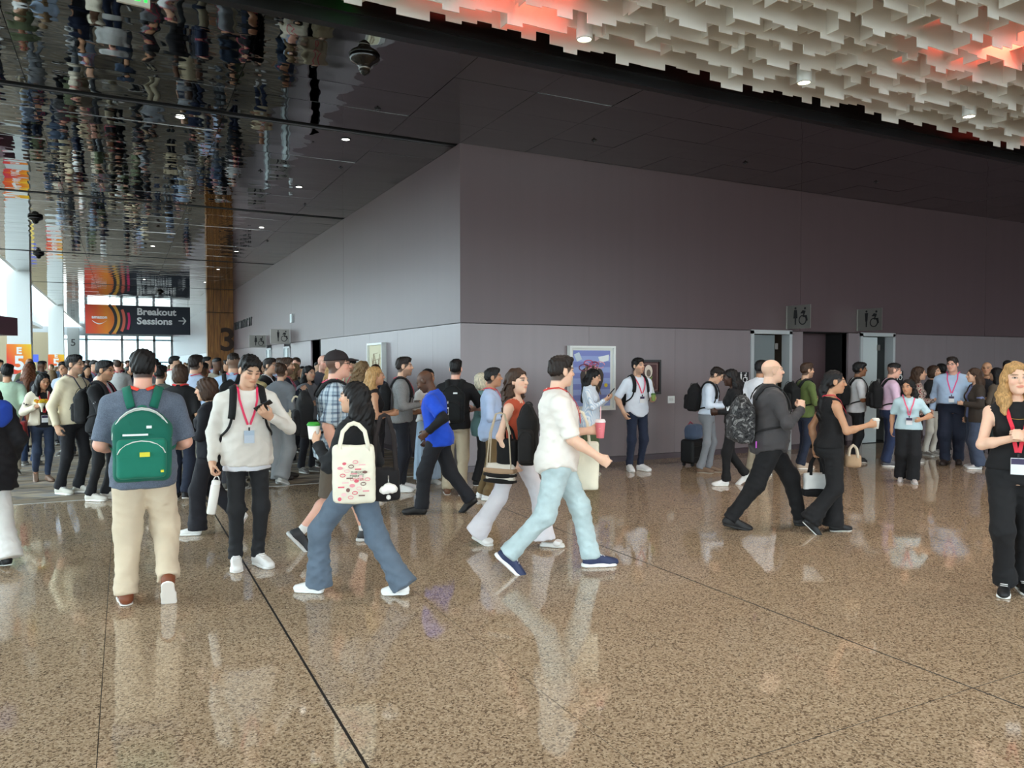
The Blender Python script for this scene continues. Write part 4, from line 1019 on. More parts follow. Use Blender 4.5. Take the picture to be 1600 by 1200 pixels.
# ---------------------------------------------------------------- lamps of the lobby ceiling
def spot(parent, loc, energy, col, size=2.2, blend=.6, rad=.06):
    l = bpy.data.lights.new('lamp', 'SPOT'); l.energy = energy; l.color = col; l.spot_size = size; l.spot_blend = blend; l.shadow_soft_size = rad
    o = bpy.data.objects.new('lamp_light', l); COL.objects.link(o); o.location = loc
    if parent is not None: o.parent = parent
    return o
M_BULB = emit('warm_bulb', (255,240,205), 18.)
def can_light(x, y, z, label, energy=150, grp='can lights hanging among the white baffles'):
    t = thing('can_light', label, 'lamp', Matrix.Translation((x, y, z)), grp)
    mesh_obj('housing', to_mesh('housing', [lathe([(.0,.30),(.07,.30),(.085,.26),(.085,.02),(.075,.0),(.070,.02),(.070,.05),(.0,.05)], 20)]), M_WHITE, t)
    mesh_obj('bulb', to_mesh('bulb', [lathe([(.0,-.004),(.045,.004),(.066,.03),(.066,.045),(.0,.046)], 20)]), M_BULB, t)
    spot(t, (0, 0, -.03), energy, (1., .93, .82), 2.7, 1.); return t
can_light(4.30, 6.78, 5.06, 'lit can light among the white baffles, closest to the green exit sign')
can_light(7.30, 6.62, 5.06, 'lit can light among the white baffles, middle of the three')
can_light(10.30, 6.50, 5.06, 'lit can light among the white baffles, above the restroom doors')
for x, y in ((1.0, 3.4), (4.2, 3.2), (7.4, 3.0), (10.6, 3.2), (13.4, 5.6), (2.6, .2), (6., .2), (-2.4, 5.6)): can_light(x, y, 5.06, 'added can light over the open lobby, ' + {1.0:'in front of the man with the green backpack', 4.2:'in front of the man in white tee', 7.4:'in front of the bald man', 10.6:'out from the restroom doors', 13.4:'beyond the blonde woman', 2.6:'behind the viewer by the hallway', 6.:'behind the viewer by the wall', -2.4:'by the hallway carpet edge'}[x], 150)  # unseen lamps, added out of frame to brighten the floor from above
# red stage lamps up in the void colour the baffles
for x, y, e in ((3.55, 6.45, 26.), (8.9, 5.0, 50.), (13.6, 6.6, 8.)):
    l = bpy.data.lights.new('red_lamp', 'POINT'); l.energy = e; l.color = (1., .10, .06); l.shadow_soft_size = .12; o = bpy.data.objects.new('red_lamp_light', l); COL.objects.link(o)
    t = thing('red_uplight', 'red glowing lamp above the white baffles over the middle of the lobby' if 4 < x < 12 else 'faint red lamp above the white baffles near the restroom doors' if x > 12 else 'red glowing lamp above the white baffles beside the black fascia', 'lamp', Matrix.Translation((x, y, 5.72)), 'red lamps above the baffles')
    mesh_obj('housing', to_mesh('housing', [lathe([(.0,.12),(.05,.12),(.06,.0),(.0,.0)], 12)]), M_FASC, t); o.parent = t; o.location = (0, 0, -.08)
# ---------------------------------------------------------------- downlights, sprinklers and dome in the glossy ceiling
dl = [(.74,11.5),(3.04,11.5),(3.05,15.0),(3.12,19.9),(3.1,24.5),(.8,24.5),(3.1,29.5),(3.1,34.5),(.8,34.5)]
NTH = ['first','second','third','fourth','fifth','sixth','seventh','eighth','ninth']
for k, (x, y) in enumerate(dl):
    t = thing('downlight', ('%s recessed downlight down the hallway wall side of the glossy ceiling' % NTH[sum(1 for a, b in dl[:k] if a > 2)]) if x > 2 else ('%s recessed downlight down the middle of the glossy ceiling' % NTH[sum(1 for a, b in dl[:k] if a < 2)]), 'lamp', Matrix.Translation((x, y, HC)), 'recessed downlights in the glossy ceiling')
    mesh_obj('ring', to_mesh('ring', [lathe([(.075,.0),(.078,-.008),(.060,-.010),(.055,.0)], 20)]), M_FASC, t); mesh_obj('lens', to_mesh('lens', [lathe([(.0,-.006),(.056,-.006)], 20)]), emit('cool_lens', (255,252,240), 9.), t)
for x, y in ((3.06,9.94),(6.42,9.84),(9.41,9.77),(12.6,9.7),(1.0,9.9),(3.4,13.2),(3.5,16.6),(2.2,14.1),(3.6,22.)):
    t = thing('sprinkler', ('small black sprinkler head in the dark ceiling above the purple wall, %s from the corner' % NTH[[3.06,6.42,9.41,12.6,1.0].index(x)]) if y < 10 else ('small black sprinkler head in the glossy hallway ceiling, %s from the corner' % NTH[[13.2,16.6,14.1,22.].index(y)]), 'sprinkler', Matrix.Translation((x, y, HC)), 'sprinkler heads in the dark ceiling')
    mesh_obj('plate', to_mesh('plate', [lathe([(.0,-.006),(.04,-.006),(.045,0)], 14)]), M_FASC, t); mesh_obj('head', to_mesh('head', [lathe([(.0,-.03),(.012,-.03),(.012,-.006)], 8)]), M_FASC, t)
dm = thing('dome_camera', 'black glossy security dome camera under the ceiling panels', 'camera', Matrix.Translation((2.42, 8.34, HC)))
mesh_obj('base', to_mesh('base', [lathe([(.0,0),(.165,0),(.17,-.02),(.15,-.05),(.085,-.085),(.062,-.12),(.058,-.16),(.0,-.165)], 28)]), mk('dome_black', (14,14,15), .12), dm)
mesh_obj('lens', to_mesh('lens', [lathe([(.0,-.205),(.025,-.195),(.048,-.175),(.055,-.155)], 20)]), mk('dome_glass', (30,34,36), .05), dm)
mesh_obj('cap_ring', to_mesh('cap_ring', [lathe([(.06,-.118),(.066,-.122),(.066,-.132),(.06,-.136)], 20)]), M_STEEL, dm)
for k, (x, y) in enumerate(((-1.78, 20.9), (-2.3, 27.8), (1.6, 40.))):
    t = thing('ceiling_camera', ('dark round camera housing under the glossy ceiling, closest to the slot at mid hallway', 'dark round camera housing under the glossy ceiling by the open edge', 'dark flat housing under the glossy ceiling in front of the banner')[k], 'camera', Matrix.Translation((x, y, HC)))
    mesh_obj('base', to_mesh('base', [lathe([(.0,0),(.16,0),(.15,-.05),(.07,-.09),(.06,-.14),(.0,-.16)], 18)]), MATS['dome_black'], t)
# exit signs at the ceiling edge
def exit_sign(mw, label):
    t = thing('exit_sign', label, 'sign', mw)
    box('case', (-.20, -.02, -.13), (.20, .02, .13), mk('exit_case', (206,206,196), .4), t); text('letters', 'EXIT', .20, emit('exit_green', (40,235,70), 2.5), Matrix.Translation((0, -.022, 0)) @ UPY, t, .003, bold=.008); box('stem', (-.015, -.01, .13), (.015, .01, .75), M_STEEL, t)
exit_sign(Matrix.Translation((.115, 7.32, 4.845)) @ Matrix.Rotation(.1, 4, 'Z') @ Matrix.Scale(.64, 4), 'green lettered exit sign hanging at the edge of the glossy ceiling')
exit_sign(Matrix.Translation((2.18, 7.40, HC+.32)) @ Matrix.Rotation(-1.1, 4, 'Z'), 'green exit sign tucked between the baffles and the black fascia')
# ---------------------------------------------------------------- pictures on the walls
def frame(name, label, x0, x1, z0, z1, mf, depth, bw, mw):
    t = thing(name, label, 'picture', mw); d = depth
    for nm, a, c in (('frame_side', (x0,-d,z0), (x0+bw,0,z1)), ('frame_side', (x1-bw,-d,z0), (x1,0,z1)), ('frame_rail', (x0+bw,-d,z0), (x1-bw,0,z0+bw)), ('frame_rail', (x0+bw,-d,z1-bw), (x1-bw,0,z1))): box(nm, a, c, mf, t)
    return t
def shape(name, P, y, mat, parent, th=.003):
    n = len(P); V = [(x, y-th, z) for x, z in P]+[(x, y, z) for x, z in P]
    return mesh_pd(name, V, [tuple(range(n)), tuple(range(2*n-1, n-1, -1))]+[(i, i+n, (i+1) % n+n, (i+1) % n) for i in range(n)], mat, parent)
def circ(cx_, cz, rx, rz_, n=20, a0=0, a1=2*math.pi): return [(cx_+rx*math.cos(a), cz+rz_*math.sin(a)) for a in np.linspace(a0, a1, n+1)[:-1]]
def swirl(parent, name, P, w_, y, mat):
    v, f = ribbon([(x, y, z) for x, z in P], [(0,-1,0)]*len(P), w_, .004); return mesh_obj(name, flat(to_mesh(name, [(v, f)])), mat, parent)
pc = frame('framed_artwork', 'large white framed print of a coiled vessel on blue stripes', -.455, .455, -.545, .545, mk('white_frame', (226,228,224), .35), .10, .035, Matrix.Translation((7.045, YW, 1.455)))
box('backing', (-.44, -.05, -.53), (.44, -.03, .53), mk('picture_mat', (222,222,214), .6), pc)
for k in range(10):
    z = -.47+.094*k; box('stripe', (-.37, -.056, z), (.37, -.051, z+.094), mk('stripe_a', (124,134,196), .6) if k % 2 else mk('stripe_b', (150,166,216), .6), pc)
shape('vessel', [(-.20,.14),(-.235,.06),(-.22,-.06),(-.16,-.20),(-.07,-.30),(.07,-.30),(.16,-.20),(.22,-.06),(.235,.06),(.20,.14),(.1,.2),(-.1,.2)], -.057, mk('vessel_dark', (64,54,50), .6), pc)
rs = random.Random(5)
for k in range(11):
    x = -.20+.04*k; cc = [(150,128,96),(110,90,70),(196,176,140),(84,66,56)][k % 4]
    swirl(pc, 'strand', [(x*.5+(.12*math.sin(3*t+k)) *(1-t*.5), -.28+.50*t) for t in np.linspace(0, 1, 9)], .014, -.061, mk('strand%d' % (k % 4), cc, .6))
for k in range(8):
    cx_, cz, r = rs.uniform(-.17, .17), rs.uniform(.10, .27), rs.uniform(.035, .08)
    swirl(pc, 'coil', [(cx_+r*math.cos(a)*1.3, cz+r*math.sin(a)*.7) for a in np.linspace(0, 5.6, 13)], .016, -.064, mk('coil%d' % (k % 3), [(196,84,118),(226,158,176),(120,58,78)][k % 3], .6))
for k, (a, b2) in enumerate(((.28,-.12),(.30,-.36))): shape('flower', circ(a, b2, .035, .035, 10), -.060, mk('flower_yellow', (214,190,60), .6), pc)
shape('white_scroll', [(.12,.36),(.34,.40),(.33,.30),(.16,.26)], -.060, M_WHITE, pc); shape('pale_fold', [(-.36,.40),(-.26,.44),(-.20,.32),(-.30,.28)], -.060, mk('pale_fold', (200,214,224), .6), pc)
p2 = frame('framed_artwork', 'small black framed picture of a pale haired figure in green on dark red', -.285, .285, -.305, .305, mk('black_frame', (24,20,20), .4), .05, .04, Matrix.Translation((8.225, YW, 1.465)))
box('backing', (-.25, -.025, -.27), (.25, -.015, .27), mk('dark_red', (74,42,44), .6), p2); 
swirl(p2, 'border_line', [(-.21,-.23),(.21,-.23),(.21,.23),(-.21,.23),(-.21,-.23)], .010, -.027, mk('border', (180,150,140), .6))
shape('pale_hair', circ(.02,.10,.085,.115,18), -.028, mk('pale_hair', (226,214,200), .6), p2); shape('figure_face', circ(.02,.07,.045,.065,14), -.032, mk('figure_face', (120,104,92), .6), p2); shape('green_garment', [(-.10,-.02),(-.02,-.06),(.06,-.02),(.10,.02),(.06,-.16),(.0,-.22),(-.08,-.18)], -.034, mk('garment', (128,168,84), .6), p2); shape('figure_arm', [(.08,-.02),(.15,-.14),(.10,-.20),(.05,-.12)], -.036, mk('arm_brown', (110,84,70), .6), p2)
for x, lb in ((8.77, 'white caption card on the purple wall beside the small framed picture'), (7.665, 'white caption card beside the large framed print')):
    t = thing('caption_card', lb, 'card', Matrix.Translation((x, YW, 1.055))); box('card', (-.075, -.012, -.065), (.075, 0, .065), M_WHITE, t); boxes('caption_print', [((-.05, -.0135, z), (.045, -.012, z+.004)) for z in (-.02, -.005, .010, .025)], mk('grey_print', (150,150,150), .7), t)
RH = Matrix.Rotation(-math.pi/2, 4, 'Z')
ph = frame('framed_artwork', 'deep white framed beige picture on the hallway wall', -.52, .52, -.67, .67, MATS['white_frame'], .10, .04, Matrix.Translation((XC, 15.15, 1.45)) @ RH)
box('backing', (-.49, -.05, -.64), (.49, -.03, .64), mk('beige_art', (214,206,176), .7), ph)
for k in range(7): swirl(ph, 'sketch_line', [(rs.uniform(-.3,.3), rs.uniform(-.5,.5)) for _ in range(4)], .008, -.053, mk('sketch', (150,120,96), .7))
# ---------------------------------------------------------------- registration desk and far stands at the open side
dk = thing('registration_desk', 'desk stand with dark purple canopy and grey side panel by the first white column', 'desk', Matrix.Translation((-3.35, 24.0, 0)) @ Matrix.Rotation(-.25, 4, 'Z'))
def canopy():
    m, N, L, b = newmat('purple_canopy', None, .4); tc = node(N, 'ShaderNodeTexCoord'); sp = node(N, 'ShaderNodeSeparateXYZ'); L.new(tc.outputs['Generated'], sp.inputs[0]); L.new(ramp(N, L, sp.outputs[0], [(.5, tuple(lin((44,34,78)))), (1., tuple(lin((104,42,66))))]), b.inputs['Base Color']); return m
box('canopy', (-2.6, -1.2, 2.45), (.62, .8, 2.93), canopy(), dk); box('side_panel', (-1.6, -.3, 0), (-.05, .5, 2.45), mk('desk_grey', (92,94,100), .4), dk); box('post', (.05, -.3, 0), (.17, -.1, 2.45), mk('post_brown', (112,66,48), .4), dk)
V = []; F = []
for i in range(9): t = i/8; V += [(-.75+.5*t, -.31, 1.95-.13*math.sin(math.pi*t)), (-.75+.5*t, -.31, 1.94-.19*math.sin(math.pi*min(t+.1, 1)))]
for i in range(8): F.append((2*i, 2*i+1, 2*i+3, 2*i+2))
mesh_pd('smile_mark', V, F, M_PRW, dk)
sd = thing('info_stand', 'blue topped stand with pink wave panel between the white columns', 'stand', Matrix.Translation((-4.95, 55.0, 0)))
box('header', (-.75, -.05, 1.75), (.30, .05, 2.22), mk('blue_header', (74,98,226), .5), sd); box('wave_panel', (-.75, -.04, 0), (-.25, .04, 1.75), mk('pink_wave', (214,92,130), .6), sd); box('yellow_panel', (-.05, -.04, 0), (.15, .04, 1.75), mk('yellow_panel', (236,206,110), .6), sd)
# ---------------------------------------------------------------- bags and things in hands
def lm(info, R=None, p=(0,0,0)):
    """world matrix of a frame given in the wearer's own coordinates"""
    R = np.eye(3) if R is None else R
    return world_of(info) @ Matrix([[*R[0], p[0]], [*R[1], p[1]], [*R[2], p[2]], [0,0,0,1]])
def backpack(info, c, label, w=.30, h=.44, d=.15, z=.24, pat=None, pc=None, sc=None, straps=True, fold=.004, drop=0., tabs=None, x=0., group=None, gap=.0):
    s, Rt, tp = info['s'], info['Rt'], info['tp']
    yb = -(float(np.interp(z*s, np.array([-.13,-.02,.10,.20,.34,.43,.49])*s, info['wy']))+.045*s+d/2+gap); cen = tp(x, yb, z*s)
    t = thing('backpack', label, 'backpack', lm(info, Rt, cen), group); m = cloth(c, pat); q = .013 if info['q'] == 0 else .019
    body = [rbox((0,0,-h*.10), (w/2, d/2, h*.40), .05, None, .03), ell((0,-.005,h*.20), (w*.46, d*.50, h*.30), None, .05)]
    mesh_obj('pack_body', to_mesh('pack_body', [patch([(body, .02)], q, None, (), folds(fold, int(abs(cen[0]*1000))+3, 30.))]), m, t)
    pk = mesh_obj('front_pocket', to_mesh('front_pocket', [patch([([rbox((0,-d/2-.005,-h*.17), (w*.42, .042, h*.27), .035)], .02)], q, None, (), folds(fold*.6, 9, 26.))]), cloth(pc, None) if pc else m, t)
    mesh_obj('zipper', to_mesh('zipper', [tube([(w*.40*math.cos(a), -d/2-.044, -h*.13+h*.20*math.sin(a)) for a in np.linspace(.15, math.pi-.15, 9)], .004, 4)]), cloth(tabs or (16,16,17), 'smooth'), pk)
    mesh_obj('zipper', to_mesh('zipper', [tube([(w*.49*math.cos(a), -d*.30-.006*math.sin(a), h*.08+h*.42*math.sin(a)) for a in np.linspace(.0, math.pi, 13)], .0045, 4)]), cloth(tabs or (16,16,17), 'smooth'), t)
    mesh_obj('carry_handle', to_mesh('carry_handle', [tube([(.035*math.cos(a), d*.12, h/2-.025+.035*math.sin(a)) for a in np.linspace(0, math.pi, 7)], .008, 6)]), cloth(sc or c, 'smooth'), t)
    mi = np.array(Matrix(t.matrix_world).inverted() @ world_of(info))
    if straps:
        for sg in (-1, 1):
            raw = [(sg*.075,yb/s+.04,.40),(sg*.085,-.11,.47),(sg*.095,-.03,.51),(sg*.10,.06,.46),(sg*.112,.12,.38),(sg*.125,.13,.29),(sg*.145,.11,.20),(sg*.165,.04,.13),(sg*.15,-.08,.09),(sg*.10,yb/s+.06,.07)]
            P = []; Nn = []; rp = np.array(raw)
            tt = np.linspace(0, len(raw)-1, 25)
            for u in tt:
                i = min(int(u), len(raw)-2); p = rp[i]*(1-(u-i))+rp[i+1]*(u-i); a, g = info['snap'](tp(p[0]*s, p[1]*s, p[2]*s), .011, 5); P.append(a); Nn.append(g)
            P = np.array(P); P[1:-1] = (P[:-2]+2*P[1:-1]+P[2:])/4
            P = (mi[:3,:3]@P.T).T+mi[:3,3]; Nn = (mi[:3,:3]@np.array(Nn).T).T
            n1 = 15
            mesh_obj('shoulder_strap', to_mesh('shoulder_strap', [ribbon(P[:n1], Nn[:n1], .058, .010)]), cloth(sc or c), t)
            mesh_obj('webbing', to_mesh('webbing', [ribbon(P[n1-1:], Nn[n1-1:], .022, .003)]), cloth(sc or c), t)
    return t
def tote(mw, w, h, d, c, label, handle=.26, hc=None, band=None, fold=.005, hw=.025, hx=.25, group=None, name='tote_bag', cat='bag', q=.014):
    """open cloth bag hanging from the origin: handles meet at z=0, bag below, wide side faces -y"""
    t = thing(name, label, cat, mw, group); z0 = -handle-h
    b = [rbox((0,0,z0+h/2), (w/2, d/2, h/2), min(d*.45,.03), None, .03)]
    def bulge(X, Y, Z): return -.018*np.exp(-((Z-z0-h*.3)/(h*.35))**2)*np.cos(np.clip(X/(w*.5), -1, 1)*1.5)+0*Y
    fo = folds(fold, int(w*9000)+int(h*700), 22.)
    mesh_obj('bag_body', to_mesh('bag_body', [patch([(b, .02)], q, None, (), lambda X, Y, Z: bulge(X, Y, Z)+fo(X, Y, Z))]), cloth(c), t)
    for sg in (-1, 1):
        P = [(-w*hx, sg*d*.42, z0+h-.05), (-w*hx, sg*d*.40, z0+h), (-w*hx*.8, sg*d*.2, z0+h+handle*.6), (-w*hx*.35, sg*.006, -.012), (0, sg*.006, 0), (w*hx*.35, sg*.006, -.012), (w*hx*.8, sg*d*.2, z0+h+handle*.6), (w*hx, sg*d*.40, z0+h), (w*hx, sg*d*.42, z0+h-.05)]
        mesh_obj('handle', to_mesh('handle', [ribbon(P, [(0,sg,.05)]*len(P), hw, .004)]), cloth(hc or c), t)
    if band:
        for (za, zb, cc) in band: mesh_obj('band', to_mesh('band', [patch([([rbox((0,0,z0+h*(za+zb)/2), (w/2+.010, d/2+.014, h*(zb-za)/2), .008)], .02)], q, None, (), lambda X, Y, Z: bulge(X, Y, Z))]), cloth(cc), t)
    return t
def cup(mw, label, c, lid=None, straw=None, r=.040, h=.11, drink=None):
    t = thing('cup', label, 'cup', mw)
    mesh_obj('cup_body', to_mesh('cup_body', [lathe([(0,0),(r*.72,0),(r*.76,.004),(r,h),(r*.96,h),(0,h-.004)], 18)]), cloth(c, 'smooth'), t)
    if lid: mesh_obj('lid', to_mesh('lid', [lathe([(r*1.05,h-.006),(r*1.06,h+.006),(r*.92,h+.012),(r*.85,h+.020),(0,h+.020)], 18)]), cloth(lid, 'smooth'), t)
    if straw: mesh_obj('straw', to_mesh('straw', [tube([(.008,0,h*.4), (.016,0,h+.13)], .0045, 6)]), cloth(straw, 'smooth'), t)
    return t
def phone(mw, label, c=(22,22,24), sc=(60,70,86)):
    t = thing('phone', label, 'phone', mw)
    mesh_obj('phone_body', to_mesh('phone_body', [patch([([rbox((0,0,0), (.037,.0045,.076), .004)], .02)], .006)]), cloth(c, 'smooth'), t); box('screen', (-.034,-.0056,-.071), (.034,-.0045,.071), mk('phone_screen%d' % sc[0], sc, .1), t); return t
def hand_mw(info, i, off=(0,0,0), up=None, yaw=0.):
    """frame at the grip of hand i (0 left, 1 right): upright unless told otherwise"""
    A = info['arms'][i]; p = A['wr']+A['d']*.085+A['n']*.032
    return lm(info, rotz(yaw), p+np.asarray(off))
# ---------------------------------------------------------------- people
BLK = (26,26,28); NAVY = (34,40,56); WHT = (228,226,220); KHA = (196,180,154); PINK = (222,48,92)
HANG = dict(t=(.05,.02,-.51)); BENT = dict(t=(-.02,.24,-.24), pole=(.6,-.6,-.8), curl=.7, palm=(-1,0,.2))
def WALK(a=.33, b=.33, near='R', lift=.0, heel=40): return ((-.09,a,0,6,0),(.09,-b,lift,6,heel)) if near == 'R' else ((-.09,-b,lift,6,heel),(.09,a,0,6,0))
P1 = person(228, 938, 178, 1.80, 'm', 1.13, 'pink', ('thick','black'), dict(c=(92,102,118), pat='heather', sleeve=.58, ease=.03, hem=-.16, fold=.004), dict(c=(204,188,164), w=(.106,.082,.070), fold=.005), dict(c=(122,66,40), kind='dress', sole=(236,232,226)),
    ((-.14,.03,0,8,0),(.15,-.24,.05,3,52)), dict(t=(-.02,.22,-.33), pole=(.45,-.8,-.4)), dict(t=(-.02,.22,-.33), pole=(.45,-.8,-.4)), head=(0,3,0), lanyard=dict(c=(228,70,50), badge=0, w=.024), label='man in heather blue tee and khaki trousers wearing a green backpack, walking away', q=0)
bp = backpack(P1, (22,98,82), 'green school backpack with white zip pulls on the man in khakis', .37, .51, .17, .15, pc=(28,116,96), sc=(24,104,86), tabs=(220,224,220))
box('patch_mark', (-.012,-.152,-.070), (.050,-.128,-.040), mk('yellow_patch', (214,206,40), .5), bp); box('zip_pull', (-.115,-.114,.070), (.04,-.085,.082), M_WHITE, bp); box('logo_mark', (.030,-.110,.118), (.062,-.08,.136), M_WHITE, bp); box('side_label', (.115,-.150,-.180), (.135,-.125,-.165), bpy.data.materials['yellow_patch'], bp)
mesh_obj('top_edge', to_mesh('top_edge', [tube([(.15*math.cos(a), -.045, .120+.125*math.sin(a)) for a in np.linspace(.3, math.pi-.3, 9)], .008, 6)]), cloth((206,212,208), 'smooth'), bp)
P2 = person(388, 886, 6, 1.78, 'm', 1.0, 'light', ('thick','black'), dict(c=(226,223,216), ease=.036, hem=-.13, fold=.005, name='sweatshirt'), dict(c=(38,39,42), w=(.090,.064,.050)), dict(c=(232,232,230), kind='sneaker', lace=(240,240,240)),
    ((-.13,.02,0,22,0),(.10,.02,0,4,0)), dict(t=(-.03,.23,-.13), pole=(.85,-.25,-.9), palm=(-.3,-.5,1), dir=(-.55,.5,.35), curl=.55), dict(t=(.085,.03,-.50), curl=.75), head=(-14,20,-3), eyes=2, lanyard=dict(z=.17, x=.0, c=(226,52,96), bc=(196,210,226), hc=(176,196,216)), label='man in cream sweatshirt looking down at his phone, black backpack straps', q=0)
backpack(P2, BLK, 'black backpack worn by the man looking down at his phone', .30, .42, .13, .24)
phone(hand_mw(P2, 0, (0,.012,.035)) @ Matrix.Rotation(.5, 4, 'Z') @ Matrix.Rotation(-.9, 4, 'X') @ Matrix.Rotation(-.7, 4, 'Y'), 'dark phone in the raised hand of the man in cream sweatshirt')
mesh_obj('undershirt', to_mesh('undershirt', [patch([([loft(P2['pel'], P2['Rt'], [-.165,-.15,-.10], [.196,.194,.185], [.148,.146,.14], [-.01,-.01,-.01])], .02)], .01, None, (), folds(.004, 3, 30.))]), cloth((222,226,234)), P2['root'])
t = thing('water_bottle', 'white cylindrical water bottle hanging from the hand of the man in cream sweatshirt', 'bottle', hand_mw(P2, 1, (-.0,.02,-.05)) @ Matrix.Rotation(-.16, 4, 'Y'))
mesh_obj('bottle_body', to_mesh('bottle_body', [lathe([(0,-.29),(.033,-.29),(.036,-.28),(.037,-.06),(.033,-.045),(0,-.045)], 20)]), cloth((236,234,228), 'smooth'), t); mesh_obj('lid', to_mesh('lid', [lathe([(.034,-.05),(.035,-.03),(.030,-.015),(0,-.015)], 20)]), cloth((240,240,238), 'smooth'), t); mesh_obj('loop', to_mesh('loop', [tube([(.022*math.cos(a), 0, -.02+.04*math.sin(a)) for a in np.linspace(0, math.pi, 7)], .004, 5)]), cloth((230,230,228), 'smooth'), t)
P3 = person(526, 852, 98, 1.86, 'm', 1.16, 'pink', ('short','brown'), dict(c=(158,176,190), pat='plaid', sleeve=.60, collar=1, hem=-.15, ease=.034, fold=.004), dict(kind='shorts', c=(96,84,72), w=(.112,.110)), dict(c=(48,48,50), kind='runner', sole=(206,206,204), lace=(20,20,20)),
    ((-.10,.34,0,6,0),(.10,-.36,.01,4,48)), HANG, dict(t=(.06,-.04,-.51), curl=.5), head=(6,-3,0), belly=.75, cap=((42,36,38),), glasses=(24,20,22), lanyard=dict(z=.14, c=(226,80,110)), sock=((228,226,222),.24), label='large man in blue plaid shirt, black cap and brown shorts walking', q=0)
backpack(P3, BLK, 'black backpack on the man in plaid shirt and cap', .30, .44, .13, .24)
P4 = person(554, 928, -122, 1.64, 'f', 1.02, 'light', ('long','black',.42), dict(c=(34,35,38), ease=.034, hem=-.05, fold=.006, fit=1.18, name='jacket', collar=1), dict(c=(92,106,122), pat='denim', w=(.102,.088,.090), waist=.08, fold=.006, name='jeans'), dict(c=(236,236,234), kind='sneaker', lace=(240,240,240)),
    ((-.09,.36,0,8,0),(.09,-.34,0,6,8)), dict(t=(-.02,.27,-.10), pole=(.5,-.5,-1), palm=(-1,-.2,.1), dir=(0,.45,.9), curl=.7), dict(t=(.05,.10,-.48)), head=(-6,2,0), lean=-3, label='woman with long black hair in black jacket and wide jeans carrying a printed tote', q=0)
cup(hand_mw(P4, 0, (-.01,.012,-.05)), 'paper coffee cup with green lid held by the woman in the black jacket', (236,234,226), (52,150,48), r=.046, h=.105)
tb = tote(lm(P4, rotz(math.pi-math.radians(-122)), (-.19, -.12, 1.29)), .30, .42, .07, (232,228,210), 'cream canvas tote with pink printed drawings on the woman in wide jeans', .15, fold=.005, hx=.32, hw=.03)
rs = random.Random(21)
for k in range(26):
    x = -.10+.20*((k*.381966) % 1); z = -.53+.27*(k/26); cc = [(214,96,112),(226,150,158),(120,86,80),(232,190,190)][k % 4]
    if k % 3 == 0: shape('printed_motif', circ(x, z, rs.uniform(.012,.022), rs.uniform(.010,.016), 9), -.0545, mk('motif%d' % (k % 4), cc, .7), tb)
    elif k % 3 == 1: swirl(tb, 'printed_motif', [(x+.018*math.cos(a), z+.011*math.sin(a)) for a in np.linspace(0, 6.28, 9)], .005, -.054, mk('motif%d' % (k % 4), cc, .7))
    else: box('printed_motif', (x-.022, -.0575, z-.004), (x+.022, -.054, z+.005), mk('motif%d' % (k % 4), cc, .7), tb)
for k, (w_, z) in enumerate((('PUBLIC', -.345), ('MARKET', -.370), ('CENTER', -.395))): text('printed_lettering', w_, .026, mk('motif_grey', (120,128,110), .7) if k < 2 else mk('motif0', (214,96,112), .7), Matrix.Translation((.02, -.054, z)) @ UPY, tb, .001)
hb = tote(lm(P4, rotz(math.pi-math.radians(-122)), (.0, -.26, 1.34)), .22, .24, .11, (26,24,26), 'black leather shoulder bag on the woman with the printed tote', .38, (40,34,34), name='shoulder_bag', hw=.03, hx=.36)
t = thing('plush_charm', 'white fluffy plush charm clipped to the black shoulder bag', 'charm', lm(P4, rotz(math.pi-math.radians(-122)), (-.07, -.33, .86)))
mesh_obj('cloud', to_mesh('cloud', [patch([([ell((0,0,-.05),(.055,.03,.03)), ell((-.035,0,-.055),(.03,.028,.026)), ell((.035,0,-.045),(.03,.028,.028)), ell((0,-.005,-.03),(.03,.028,.028))], .02)], .007, None, (), strands(.003, 2, 200.))]), cloth((232,230,226)), t); mesh_obj('chain', to_mesh('chain', [tube([(0,0,.05),(0,0,-.03)], .005, 6)]), M_STEEL, t); mesh_obj('bead', to_mesh('bead', [lathe([(0,-.125),(.014,-.118),(.018,-.105),(.012,-.092),(0,-.088)], 10)]), cloth((236,234,230), 'smooth'), t)
P5 = person(871, 890, 97, 1.81, 'm', 1.08, 'fair', ('short','dark'), dict(c=(236,231,224), sleeve=.60, ease=.032, hem=-.12, shirttail=1, fold=.0055, collar=0), dict(c=(182,202,206), pat='denim', w=(.104,.080,.068), fold=.005, name='jeans'), dict(c=(44,54,88), kind='runner', sole=(238,238,236), lace=(230,232,236)),
    ((-.09,.36,0,6,0),(.10,-.42,.015,6,42)), dict(t=(.0,.30,-.24), pole=(.5,-.6,-.9), curl=.7, palm=(-1,0,.1)), dict(t=(.04,.30,-.41), curl=1.0, pole=(.3,-1,-.5)), head=(-24,2,0), belly=.2, lanyard=dict(c=(214,70,66), badge=0), label='man in white tee and pale jeans striding with navy running shoes', q=0)
tote(lm(P5, rotz(1.45), (-.26, .22, 1.30)), .34, .42, .05, (230,224,204), 'plain cream tote bag carried on the far arm of the man in pale jeans', .26, fold=.004)
P6 = person(806, 852, 68, 1.70, 'f', 1.0, 'fair', ('curly','brown',.52), dict(c=(196,88,62), sleeve=0, ease=.010, hem=.0, neck=.03, strap=.015), dict(c=(222,220,226), w=(.094,.074,.104), waist=.06, fold=.003), dict(c=(238,238,236), kind='mule', sole=(226,226,222)),
    ((-.08,.34,0,6,0),(.09,-.34,.0,6,20)), HANG, dict(t=(.06,.06,-.49)), head=(16,-2,0), label='woman with long curly brown hair in white flared trousers carrying several bags', q=0)
pk = backpack(P6, (30,29,30), 'tall black backpack hung on the side of the curly haired woman', .17, .56, .22, .20, straps=False, pc=(36,34,34))
